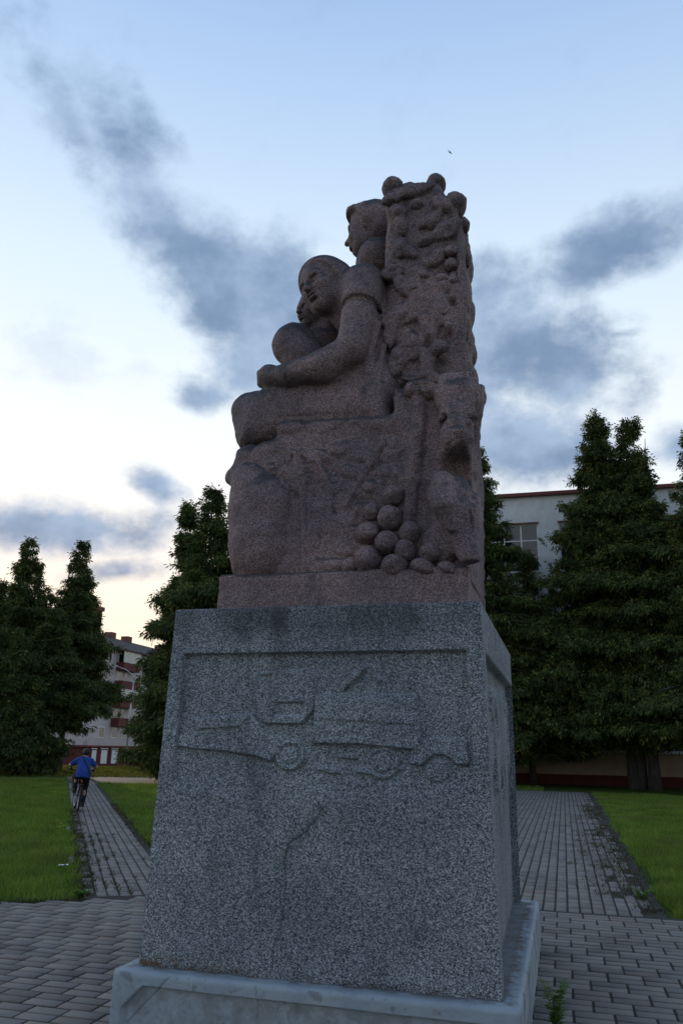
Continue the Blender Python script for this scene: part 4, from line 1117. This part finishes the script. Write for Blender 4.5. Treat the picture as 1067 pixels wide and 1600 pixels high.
# scrap of paper and dandelions on the left lawn
b = ground(98, 1361); pv = []; 
rg = np.random.default_rng(2)
for i in range(7):
    for j in range(4): pv.append((i*.018-.05, j*.014-.02+.01*math.sin(i), .01+.02*rg.random()))
o = put('paper_scrap', np_mesh('paper_scrap', pv, grid_faces(7, 4, 0)), M['litter_white']); o.location = (b[0], b[1], .05); o.rotation_euler = (0, 0, .5)
tag(o, 'crumpled white paper scrap in the left lawn', 'litter')
def flower(u, v, k):
    b = ground(u, v); t = empty('dandelion', (b[0], b[1], -.03)); MB().path([(0, 0, 0), (.005, 0, .08), (.01, 0, .13)], .002, 5).build('stem', M['weed_leaf'], t)
    mb = MB()
    for i in range(12):
        a = 2*math.pi*i/12; mb.add([(0, 0, .13), (.028*math.cos(a-.2), .028*math.sin(a-.2), .137), (.032*math.cos(a), .032*math.sin(a), .133), (.028*math.cos(a+.2), .028*math.sin(a+.2), .137)], [(0, 1, 2, 3)])
    mb.build('petal', M['yellow_petal'], t); tag(t, k, 'flower', 'dandelions in the left lawn')
flower(95, 1296, 'yellow dandelion in the left lawn, farthest from the plaza'); flower(99, 1300, 'yellow dandelion in the left lawn, nearest the path edge'); flower(92, 1302, 'yellow dandelion in the left lawn, leftmost of the three')

# ---------------------------------------------------------------- conifers
def conifer(u, v_base, top_u, top_v, rmax, label, seed, clear=.6, nb=330, stems=1, group='conifers round the square', dist=None, lean_tip=True, dens=1.0, leaf=1.0, ex=1.28):
    rg = np.random.default_rng(seed)
    base = ground(u, v_base) if dist is None else np.append(at_dist(u, v_base, dist)[:2], 0.0)
    top = at_dist(top_u, top_v, base[1]); H = top[2]; off = np.array([top[0]-base[0], 0.0])
    t = empty('conifer_tree', (base[0], base[1], 0)); tag(t, label, 'tree', group)
    # trunk and limbs
    mb = MB()
    for k in range(stems):
        a = 2.1*k+seed; o_ = np.array([math.cos(a), math.sin(a)])*(.28 if stems > 1 else 0)
        pts = [(o_[0]*(1+q*1.2*(stems > 1))+off[0]*q, o_[1]*(1+q*1.2*(stems > 1)), H*q*.93) for q in np.linspace(0, 1, 9)]
        pts[0] = (o_[0]*1.35, o_[1]*1.35, -.1); r0 = .0115*H
        mb.path(pts, [r0*1.45]+[r0*(1-q)+.012 for q in np.linspace(.05, 1, 8)], 12)
    # branches
    q = rg.random(nb); q = np.clip(.03+.97*(1-(1-q)**.72), .03, .99); hb = clear+(H-clear)*q
    prof = np.where(q < .10, .74+2.6*q, np.minimum(1.0, 1.24*(1-q)**ex+.03))*(1+.22*np.sin(hb*5.2+seed))
    az = rg.uniform(0, 2*np.pi, nb); lobes = 1+.16*np.sin(3*az+seed)+.12*np.sin(hb*1.9+seed*2)+.12*np.sin(hb*4.1+2*az)
    L = rmax*prof*lobes*rg.uniform(.72, 1.18, nb)+.10
    sel = np.argsort(-L)[:46]
    for i in sel:
        b0 = Vector((off[0]*hb[i]/H, 0, hb[i])); dr = Vector((math.cos(az[i]), math.sin(az[i]), 0))
        mb.path([b0, b0+dr*L[i]*.4+Vector((0, 0, .06*L[i])), b0+dr*L[i]*.8-Vector((0, 0, .02*L[i]))], [.05, .03, .012], 5)
    mb.build('trunk', M['bark'], t, True)
    # sprays of foliage along each branch
    m_ = np.maximum(6, (dens*16*L/1.2)).astype(int); bi = np.repeat(np.arange(nb), m_); s_ = rg.uniform(.12, 1.0, len(bi))**.72
    dx, dy = np.cos(az[bi]), np.sin(az[bi]); Lb = L[bi]
    tip = (1-q[bi]); up = np.where(q[bi] > .90, .75, .05)
    px = off[0]*hb[bi]/H+dx*Lb*s_+rg.normal(0, 1, len(bi))*(.05+.13*Lb*(1-.6*s_)); py = dy*Lb*s_+rg.normal(0, 1, len(bi))*(.05+.13*Lb*(1-.6*s_))
    pz = hb[bi]+Lb*(up*s_-.42*s_**2+.20*s_**4)+rg.normal(0, .07, len(bi))
    # leaves per spray: a drooping fan
    k = 19; n = len(bi); S = np.repeat(np.arange(n), k); nn = len(S)
    ta = np.arctan2(dy, dx)[S]+rg.normal(0, .8, nn); el = rg.normal(-.55, .50, nn); spread = rg.uniform(0, .17, nn)
    d = np.stack([np.cos(ta)*np.cos(el), np.sin(ta)*np.cos(el), np.sin(el)], 1)
    p0 = np.stack([px, py, pz], 1)[S]+d*spread[:, None]+rg.normal(0, .055, (nn, 3))
    ln = rg.uniform(.10, .24, nn)*leaf; wd = rg.uniform(.016, .036, nn)*leaf
    sd = np.cross(d, rg.normal(0, 1, (nn, 3))); sd /= np.linalg.norm(sd, axis=1)[:, None]+1e-6
    keep = p0[:, 2] > clear*.75+rg.normal(0, .12, nn); p0, d, sd, ln, wd = p0[keep], d[keep], sd[keep], ln[keep], wd[keep]
    V = np.empty((len(p0), 4, 3), np.float32)
    V[:, 0] = p0; V[:, 1] = p0+d*(ln*.55)[:, None]+sd*wd[:, None]; V[:, 2] = p0+d*ln[:, None]-np.array([0, 0, .02]); V[:, 3] = p0+d*(ln*.5)[:, None]-sd*wd[:, None]
    F = np.arange(len(p0)*4).reshape(-1, 4)
    put('crown', np_mesh('crown', V.reshape(-1, 3), F), M['conifer'], t)
    return t
conifer(40, 1203, 48, 842, 2.9, 'dark conifer with the leftmost of the two pointed tops on the left', 21, 2.4, 400)
conifer(92, 1203, 131, 848, 2.5, 'dark conifer with a pointed top nearest the apartment block', 22, 3.4, 420)
conifer(-25, 1206, 2, 908, 2.6, 'dark conifer cut by the left edge of the picture', 23, .3, 330)
conifer(-95, 1206, -88, 860, 2.9, 'unseen conifer added beyond the left edge to shade the sculpture', 33, .3, 300)  # added out of view to keep the low sun off the sculpture
conifer(72, 1206, 88, 955, 2.0, 'blunt conifer filling the gap between the two pointed left trees', 34, 2.2, 300, ex=1.0)
conifer(28, 1209, 34, 985, 1.7, 'low dense conifer under the leftmost pointed tree', 24, .2, 260)
conifer(304, 1222, 298, 786, 2.2, 'conifer left of the sculpture with ragged left side', 25, .3, 400, ex=1.05)
conifer(322, 1226, 334, 764, 2.5, 'tall conifer rising directly left of the sculpture', 26, .3, 400, ex=1.0)
conifer(390, 1226, 376, 800, 2.3, 'conifer half hidden behind the left side of the sculpture', 27, .3, 200)
conifer(768, 1226, 744, 700, 2.8, 'conifer just right of the sculpture in front of the school windows', 28, .9, 420, ex=1.1)
conifer(832, 1224, 826, 862, 2.3, 'short wide conifer under the upper school window', 29, 1.2, 280)
conifer(992, 1232, 926, 646, 3.5, 'twin conifer right of the path, left of its two tops', 30, 2.4, 640, ex=1.12)
conifer(1008, 1233, 982, 652, 3.1, 'large forked conifer with bare double trunk by the right lawn', 31, 2.5, 560, stems=2, ex=1.1)
conifer(1105, 1240, 1078, 668, 3.0, 'conifer cut by the right edge of the picture', 32, 1.6, 380)
# ---------------------------------------------------------------- school
class Facade:
    """a vertical wall plane: origin on the ground, direction along it; turns a measured sight line into wall coordinates"""
    def __init__(s, o, ang):
        s.o = np.array(o, float); s.a = ang; s.e = np.array([math.cos(ang), math.sin(ang), 0]); s.n = np.array([s.e[1], -s.e[0], 0])
    def at(s, u, v):
        d = ray(u, v); c = np.array([0, 0, CAM_H]); t = ((s.o-c)@s.n)/(d@s.n); p = c+d*t-s.o; return float(p@s.e), float(p[2])
sb = ground(930, 1226); FS = Facade((sb[0], sb[1], 0), R_(-15.5))
sch = empty('school_building', (sb[0], sb[1], 0), FS.a); tag(sch, 'pale three-storey school building with white windows behind the right trees', 'building')
z_plinth = FS.at(930, 1211)[1]; z_s1 = FS.at(930, 1175)[1]; z_s3 = FS.at(818, 895)[1]; z_t3 = FS.at(818, 819)[1]; z_roof = FS.at(830, 771)[1]
wh = z_t3-z_s3; z_s2 = (z_s1+z_s3)/2
w_r = FS.at(859, 1172)[0]; w_l = FS.at(894, 1172)[0]; gap = max(.6, w_l-w_r); ww = min(2.6, gap*2.6); per = ww+gap
X0, X1 = w_r-ww-gap*.5-per*3, w_r+gap*.5+per*5
cols = [w_r-ww+per*k for k in range(-3, 6)]
def wallband(mb, x0, x1, z0, z1): mb.box((x0, 0, z0), (x1, .38, z1))
mb = MB(); z_och = z_s1-.06
rows = [z_s1, z_s2, z_s3]
zt = [z+wh for z in rows]
wallband(mb, X0, X1, zt[0], rows[1]); wallband(mb, X0, X1, zt[1], rows[2]); wallband(mb, X0, X1, zt[2], z_roof-.18)
for r_, z in enumerate(rows):
    xs_ = [X0]+[x for c in cols for x in (c, c+ww)]+[X1]
    for i in range(0, len(xs_), 2): wallband(mb, xs_[i], xs_[i+1], z, zt[r_])
mb.box((X0, .38, z_plinth), (X0+.3, 12, z_roof-.18)); mb.box((X1-.3, .38, z_plinth), (X1, 12, z_roof-.18)); mb.box((X0+.3, 11.7, z_plinth), (X1-.3, 12, z_roof-.18))
mb.build('wall', M['school_plaster'], sch)
MB().box((X0, -.012, z_plinth), (X1, .38, z_s1)).build('lower_wall', M['school_ochre'], sch)['label'] = 'ochre painted wall below the ground floor windows'
MB().box((X0-.03, -.05, -.3), (X1+.03, 12.03, z_plinth)).build('plinth', M['dark_red_paint'], sch)
MB().box((X0-.25, -.22, z_roof-.18), (X1+.25, 12.25, z_roof)).build('roof_edge', M['fascia_red'], sch)
for z in (.3,):
    for k in range(3): MB().box((X0+.2, .38, rows[k]-.5), (X1-.2, .42, rows[k]-.3)).build('inner_floor', M['dark_red_paint'], sch)
def frame(mb, x0, x1, z0, z1, t, y0, y1):
    mb.box((x0, y0, z0), (x0+t, y1, z1)); mb.box((x1-t, y0, z0), (x1, y1, z1)); mb.box((x0+t, y0, z0), (x1-t, y1, z0+t)); mb.box((x0+t, y0, z1-t), (x1-t, y1, z1))
ft = .065; th = wh*.34
for r_, z in enumerate(rows):
    for c in cols:
        g = MB(); frame(g, c+.002, c+ww-.002, z+.04, zt[r_]-.002, ft, .10, .17)
        x1_, x2_ = c+ww/3, c+2*ww/3
        for xm in (x1_, x2_): g.box((xm-ft*.6, .098, z+.04+ft), (xm+ft*.6, .168, zt[r_]-ft))
        zt_ = zt[r_]-th
        for xa, xb in ((c+ft, x1_-ft*.6), (x1_+ft*.6, x2_-ft*.6), (x2_+ft*.6, c+ww-ft)): g.box((xa, .096, zt_-ft*.5), (xb, .166, zt_+ft*.5))
        w_o = g.build('window', M['white_plastic'], sch)
        for xa, xb in ((c+ft, x1_-ft*.6), (x1_+ft*.6, x2_-ft*.6), (x2_+ft*.6, c+ww-ft)):
            for za, zb_ in ((z+.04+ft, zt_-ft*.5), (zt_+ft*.5, zt[r_]-ft)):
                MB().box((xa, .13, za), (xb, .145, zb_)).build('pane', M['glass'], w_o)
        MB().box((c-.06, -.10, z-.02), (c+ww+.06, .10, z+.035)).build('sill', M['white_plastic'], w_o)
        if r_ == 2: MB().box((c-.05, -.06, zt[r_]+.004), (c+ww+.05, -.002, zt[r_]+.07)).build('lintel_flashing', M['brick_brown'], w_o)

# ---------------------------------------------------------------- apartment block
AY = 122.0; ao = at_dist(195, 1172, AY); zg = float(fall(0, AY)); FA = Facade((ao[0], ao[1], 0), R_(90-15))
ap = empty('apartment_block', (ao[0], ao[1], 0), FA.a); tag(ap, 'far five-storey pale apartment block with dark red balconies', 'building')
# wall coordinates: X along the facade (away to the right), Y = into the block is +local y
za = lambda v: FA.at(195, v)[1]
z_e = FA.at(197, 1016)[1]; storey = (FA.at(195, 1037)[1]-FA.at(193, 1094)[1])/2
sA, sB = FA.at(182, 1040)[0], FA.at(208, 1044)[0]; bw = sB-sA
AX0, AX1 = sA-6.5, sA+44; DEP = 9.0
MB().box((AX0, 0, zg-1), (AX1, DEP, z_e)).build('wall', M['apartment_plaster'], ap)
zr = z_e+2.4
mb = MB(); ov = .6
mb.add([(AX0-ov, -ov, z_e+.02), (AX1+ov, -ov, z_e+.02), (AX1+ov, DEP+ov, z_e+.02), (AX0-ov, DEP+ov, z_e+.02), (AX0-ov, DEP/2, zr), (AX1+ov, DEP/2, zr), (AX0-ov, -ov, z_e-.2), (AX1+ov, -ov, z_e-.2), (AX1+ov, DEP+ov, z_e-.2), (AX0-ov, DEP+ov, z_e-.2)],
       [(0, 1, 5, 4), (3, 4, 5, 2), (0, 4, 3), (1, 2, 5), (6, 7, 1, 0), (8, 9, 3, 2), (7, 8, 2, 1), (9, 6, 0, 3), (9, 8, 7, 6)])
rf = mb.build('roof', M['roof_slate'], ap)
for (x, y, w_, h_, cp) in ((sA-1.5, 3.0, .9, 4.2, 1), (sA+5.5, 4.8, 1.3, 2.0, 0), (sA+10.5, 4.8, 1.3, 2.0, 0), (sA+22, 4.8, 1.3, 2.0, 0), (sA+34, 4.8, 1.0, 2.6, 1)):
    g = MB().box((x-w_/2, y-w_/2, z_e+.5), (x+w_/2, y+w_/2, zr-1.2+h_))
    if cp: g.box((x-w_*.75, y-w_*.75, zr-1.2+h_), (x+w_*.75, y+w_*.75, zr-.6+h_))
    g.build('chimney', M['brick_brown'], rf)
top_b = FA.at(195, 1037)[1]
for col_ in range(0, 5):
    bx = sA+col_*10.5
    for fl in range(5):
        zt_ = top_b-storey*fl                                     # top of the balcony panel
        if fl < 4:
            b_ = MB().box((bx, -1.25, zt_-1.15), (bx+bw, -1.15, zt_)).box((bx, -1.15, zt_-1.15), (bx+.08, 0, zt_)).box((bx+bw-.08, -1.15, zt_-1.15), (bx+bw, 0, zt_)).box((bx+.08, -1.15, zt_-1.15), (bx+bw-.08, 0, zt_-1.02)).build('balcony', M['balcony_red'], ap)
            if fl in (0, 2):                                      # glazed in
                g = MB()
                for k in range(5): g.box((bx+k*(bw-.08)/4, -1.24, zt_), (bx+.08+k*(bw-.08)/4, -1.16, zt_+1.5))
                g.box((bx, -1.24, zt_+1.5), (bx+bw, -1.16, zt_+1.6)); g.build('glazing_frame', M['white_plastic'], b_)
                MB().box((bx+.08, -1.21, zt_), (bx+bw-.08, -1.19, zt_+1.5)).build('pane', M['glass'] if col_ % 2 else M['curtain'], b_)
                if fl == 0: MB().box((bx-.1, -1.35, zt_+1.6), (bx+bw+.1, 0, zt_+1.75)).build('canopy', M['balcony_red'], b_)
        for (wx0, ww_) in ((bx+.5, 1.5), (bx+2.6, .9), (bx-3.0, 1.6), (bx+bw+1.4, 1.6)):
            g = MB(); frame(g, wx0, wx0+ww_, zt_-.15, zt_+1.35, .09, -.04, .03); w_o = g.build('window', M['white_plastic'], ap)
            MB().box((wx0+.09, -.02, zt_-.06), (wx0+ww_-.09, -.01, zt_+1.26)).build('pane', M['glass'], w_o)
# low red garages before it
gy_ = 108.0; gl = at_dist(60, 1193, gy_); gr_ = at_dist(232, 1195, gy_); g_t = at_dist(180, 1168, gy_)[2]; g_b = float(fall(0, gy_))
gar = empty('garage_row', (gl[0], gy_, 0)); tag(gar, 'low dark red garage row with white doors below the apartment block', 'garage')
gw = gr_[0]-gl[0]
MB().box((0, 0, g_b-.5), (gw, 5, g_t)).build('wall', M['balcony_red'], gar)
MB().box((-.3, -.3, g_t), (gw+.3, 5.3, g_t+.22)).build('roof_slab', M['fascia_red'], gar)
MB().box((gw*.42, .4, g_t+.22), (gw, 4.6, g_t+1.15)).build('parapet', M['apartment_plaster'], gar)
for (u0, u1) in ((90, 93), (144, 151), (158.5, 168), (175, 184), (197, 204)):
    xa, xb = at_dist(u0, 1180, gy_)[0]-gl[0], at_dist(u1, 1180, gy_)[0]-gl[0]; za_ = at_dist(u0, 1193, gy_)[2]; zb2 = at_dist(u0, 1172 if u0 > 100 else 1182, gy_)[2]
    d_ = MB().box((xa, -.07, za_), (xb, -.003, zb2)).build('door', M['white_plastic'], gar)
    if u0 > 100: MB().box((xa-.1, -.10, zb2+.12), (xb+.1, -.004, zb2+.26)).build('lintel', M['white_plastic'], d_)
# street lamp
ly_ = 88.0; lb = at_dist(196, 1195, ly_); lt = at_dist(201, 1062, ly_); la_ = at_dist(183, 1041, ly_)
sl = empty('street_lamp', (lb[0], ly_, 0)); tag(sl, 'thin grey street lamp with curved arm before the apartment block', 'street lamp')
hx = la_[0]-lb[0]; zl = lt[2]; zh = la_[2]
MB().path([(0, 0, float(fall(0, ly_))-.3), (0, 0, zl*.5), (.1, 0, zl)], [.12, .10, .07], 8).build('pole', M['galvanised'], sl, True)
MB().path([(.1, 0, zl), (.0, 0, zl+.45), (hx*.45, 0, zl+(zh-zl)*.75), (hx, 0, zh)], [.06, .055, .05, .045], 8).build('arm', M['galvanised'], sl, True)
hd = MB().box((hx-.55, -.13, zh-.06), (hx+.12, .13, zh+.08), .03).build('lamp_head', M['galvanised'], sl); MB().box((hx-.5, -.1, zh-.10), (hx-.05, .1, zh-.062)).build('lens', M['lamp_glass'], hd)

# ---------------------------------------------------------------- cyclist
bc = ground(121, 1268); HEAD = math.atan2(p_t[1], p_t[0])-math.pi/2+R_(3)
bike = empty('bicycle', (bc[0], bc[1], 0)); bike.rotation_euler = (0, R_(4), HEAD); tag(bike, 'dark mountain bicycle ridden away along the left path', 'bicycle')
wr_ = .29
def wheel(y, steer=0):
    ax = (math.cos(steer), math.sin(steer), 0); 
    w_ = MB().torus((0, y, wr_), ax, wr_-.024, .024, 30, 8).build('wheel', M['rubber'], bike, True)
    MB().torus((0, y, wr_), ax, wr_-.052, .010, 30, 6).build('rim', M['chrome'], w_, True)
    g = MB(); a0 = Vector(ax); q0 = Vector((0, 0, 1)); q1 = a0.cross(q0)
    for k in range(16):
        t = 2*math.pi*k/16; g.tube(Vector((0, y, wr_))+a0*(.02 if k % 2 else -.02), Vector((0, y, wr_))+(q0*math.cos(t)+q1*math.sin(t))*(wr_-.055), .0016, None, 4)
    g.build('spokes', M['chrome'], w_); MB().tube(Vector((0, y, wr_))-a0*.05, Vector((0, y, wr_))+a0*.05, .018, None, 10).build('hub', M['chrome'], w_)
wheel(0); wheel(.94, R_(6))
bb, st_, ht, hb_ = (0, .38, .27), (0, .24, .63), (0, .74, .70), (0, .77, .58)
fr_ = MB().tube(bb, st_, .017).tube(bb, hb_, .020).tube(st_, ht, .017).tube(hb_, (0, .73, .76), .021)
for sx in (-.055, .055): fr_.tube((sx, 0, wr_), (sx*.5, .38, .27), .010).tube((sx, 0, wr_), (sx*.4, .24, .62), .010)
fr_.build('frame', M['bike_paint'], bike, True)
fk = MB()
for sx in (-.06, .06): fk.path([(sx, .94, wr_), (sx, .86, .50), (sx*.5, .78, .60)], .013, 8)
fk.tube((-.035, .78, .60), (.035, .78, .60), .016); fk.build('fork', M['bike_paint'], bike, True)
hbar = MB().path([(-.28, .69, .86), (-.2, .71, .85), (0, .73, .82), (.2, .71, .85), (.28, .69, .86)], .012, 8).tube((0, .73, .76), (0, .73, .82), .014).build('handlebar', M['bike_paint'], bike, True)
for sx in (-1, 1):
    MB().tube((sx*.19, .712, .851), (sx*.285, .688, .861), .017).build('grip', M['rubber'], hbar); MB().path([(sx*.2, .735, .845), (sx*.27, .76, .835)], .006, 6).build('brake_lever', M['chrome'], hbar)
MB().path([(0, .34, .715), (0, .27, .72), (0, .20, .725), (0, .13, .73)], [.022, .035, .062, .070], 12).build('saddle', M['strap_black'], bike, True)
MB().tube(st_, (0, .225, .705), .012).build('seat_post', M['chrome'], bike)
MB().box((-.022, .06, .60), (.022, .085, .64), .006).build('rear_reflector', M['reflector_red'], bike)
MB().box((-.045, -.18, .555), (.045, .15, .565), .003).build('mudguard', M['bike_paint'], bike)
cr_ = MB().torus((.045, .38, .27), (1, 0, 0), .075, .006, 20, 6).tube((.05, .38, .27), (.07, .40, .11), .009).tube((-.05, .38, .27), (-.07, .36, .43), .009).tube((-.06, .38, .27), (.06, .38, .27), .018).build('crank', M['chrome'], bike, True)
for sx, (y, z) in ((1, (.40, .11)), (-1, (.36, .43))): MB().box((sx*.07 if sx > 0 else -.16, y-.04, z-.012), (.16 if sx > 0 else -.07, y+.04, z+.012), .004).build('pedal', M['rubber'], cr_)
person = empty('person', (bc[0], bc[1], 0)); person.rotation_euler = bike.rotation_euler
tag(person, 'person in a blue t-shirt and dark trousers cycling away with a shoulder strap', 'person')
cv = Carve((-.42, .0, .02), (.42, .92, 1.40), .009)
neck, hd_ = np.array((0, .40, 1.13)), np.array((.01, .43, 1.235))
cv.ell(hd_, (.070, .088, .092), .02).ell(hd_+[.012, .07, -.045], (.045, .035, .05), .02).ell(hd_+[.0, .088, -.015], (.012, .02, .016), .01)
for sx in (-1, 1): cv.ell(hd_+[sx*.072, -.005, -.01], (.010, .018, .026), .008)
cv.cap(neck-[0, .02, .05], hd_-[0, .01, .05], .042, .040, .03)
cv.cap((0, .22, .80), (0, .34, 1.02), .115, .125, .06).cap((-.10, .37, 1.07), (.10, .37, 1.07), .060, None, .05)
for sx in (-1, 1):
    sh_, el_, ha_ = np.array((sx*.150, .37, 1.065)), np.array((sx*.285, .47, .955)), np.array((sx*.245, .685, .885))
    cv.chain([sh_, el_, ha_-[0, .05, -.012]], [.047, .037, .026], .02)
    cv.ell(ha_+[0, -.015, .008], (.036, .038, .022), .015)
    for k in range(4): x = ha_[0]-.027+.018*k; cv.chain([(x, ha_[1]+.005, ha_[2]+.012), (x, ha_[1]+.03, ha_[2]-.005-.002*k), (x, ha_[1]+.012, ha_[2]-.030)], [.010, .009, .008], .004)
    cv.chain([ha_+[-sx*.034, -.03, .0], ha_+[-sx*.042, .0, -.02], ha_+[-sx*.030, .02, -.035]], [.012, .010, .008], .006)
    hip = np.array((sx*.075, .22, .775))
    kn, an = (np.array((.115, .50, .52)), np.array((.115, .36, .185))) if sx > 0 else (np.array((-.125, .56, .70)), np.array((-.115, .34, .475)))
    cv.chain([hip, kn, an], [.082, .055, .034], .03); cv.ell(kn*.35+an*.65+[0, -.022, .06], (.036, .042, .08), .03)
    cv.chain([an, an+[0, .08, -.045], an+[0, .14, -.05]], [.034, .032, .026], .02)
put('body', cv.mesh('body'), M['skin'], person)
cv = Carve((-.33, .02, .66), (.33, .55, 1.20), .009)
cv.chain([(0, .195, .79), (0, .255, .90), (0, .335, 1.03)], [.150, .138, .140], .06).cap((-.10, .365, 1.075), (.10, .365, 1.075), .074, None, .05).cap((0, .18, .735), (0, .2, .80), .150, .150, .05)
for sx in (-1, 1): cv.cap((sx*.145, .37, 1.07), (sx*.235, .435, .995), .064, .060, .03)
cv.ell((0, .44, 1.16), (.062, .075, .06), .015, 'cut'); cv.box((-.4, -.1, .5), (.4, .6, .715), .005, .02, 'cut')
cv.rough(.009, 17, 5)
sh_o = put('shirt', cv.mesh('shirt'), M['shirt_blue'], person)
MB().path([(.165, .20, .76), (.12, .085, .84), (.07, .115, .93), (.0, .185, 1.05), (-.06, .27, 1.14), (-.07, .36, 1.165), (-.02, .47, 1.11), (.08, .49, 1.0)], .020, 6).build('strap', M['strap_black'], person, True)
cv = Carve((-.28, .05, .10), (.28, .72, .86), .009)
cv.ell((0, .21, .775), (.155, .125, .085), .03)
for sx in (-1, 1):
    hip = np.array((sx*.082, .23, .765)); kn, an = (np.array((.115, .50, .52)), np.array((.115, .36, .20))) if sx > 0 else (np.array((-.125, .56, .70)), np.array((-.115, .34, .49)))
    cv.chain([hip, kn, an], [.100, .073, .052], .03)
cv.rough(.006, 18, 9)
put('trousers', cv.mesh('trousers'), M['shorts_black'], person)
cv = Carve((-.14, .28, 1.13), (.16, .56, 1.38), .008)
cv.ell(hd_+[0, -.012, .022], (.086, .100, .092), .01); cv.ell(hd_+[0, .10, -.03], (.075, .075, .075), .01, 'cut'); cv.rough(.008, 30, 7)
put('hair', cv.mesh('hair'), M['hair_black'], person)
for sx in (-1, 1):
    an = np.array((.115, .36, .185)) if sx > 0 else np.array((-.115, .34, .475))
    cv = Carve(an-[.08, .12, .13], an+[.08, .24, .08], .008)
    cv.chain([an+[0, -.02, -.045], an+[0, .08, -.055], an+[0, .15, -.055]], [.044, .043, .034], .02); cv.box(an+[-.045, -.06, -.105], an+[.045, .19, -.075], .012, .015)
    put('shoe', cv.mesh('shoe'), M['shoe_dark'], person)

# bird high in the sky
bp = at_dist(703, 238, 70)
bd = empty('bird', tuple(bp)); bd.rotation_euler = (0, R_(12), R_(40)); tag(bd, 'tiny dark bird flying above the sculpture', 'bird')
MB().path([(0, -.16, 0), (0, -.08, .0), (0, .06, .01), (0, .15, .02), (0, .19, .02)], [.006, .03, .045, .03, .008], 8).build('body', M['bird_dark'], bd, True)
for sx in (-1, 1): MB().add([(sx*.03, .06, .02), (sx*.20, .10, .07), (sx*.38, .0, .04), (sx*.20, .0, .06), (sx*.03, -.05, .02), (sx*.03, .06, .03), (sx*.20, .10, .078), (sx*.20, .0, .068), (sx*.03, -.05, .03)], [(0, 1, 3, 4), (1, 2, 3), (5, 8, 7, 6), (6, 7, 2)]).build('wing', M['bird_dark'], bd)
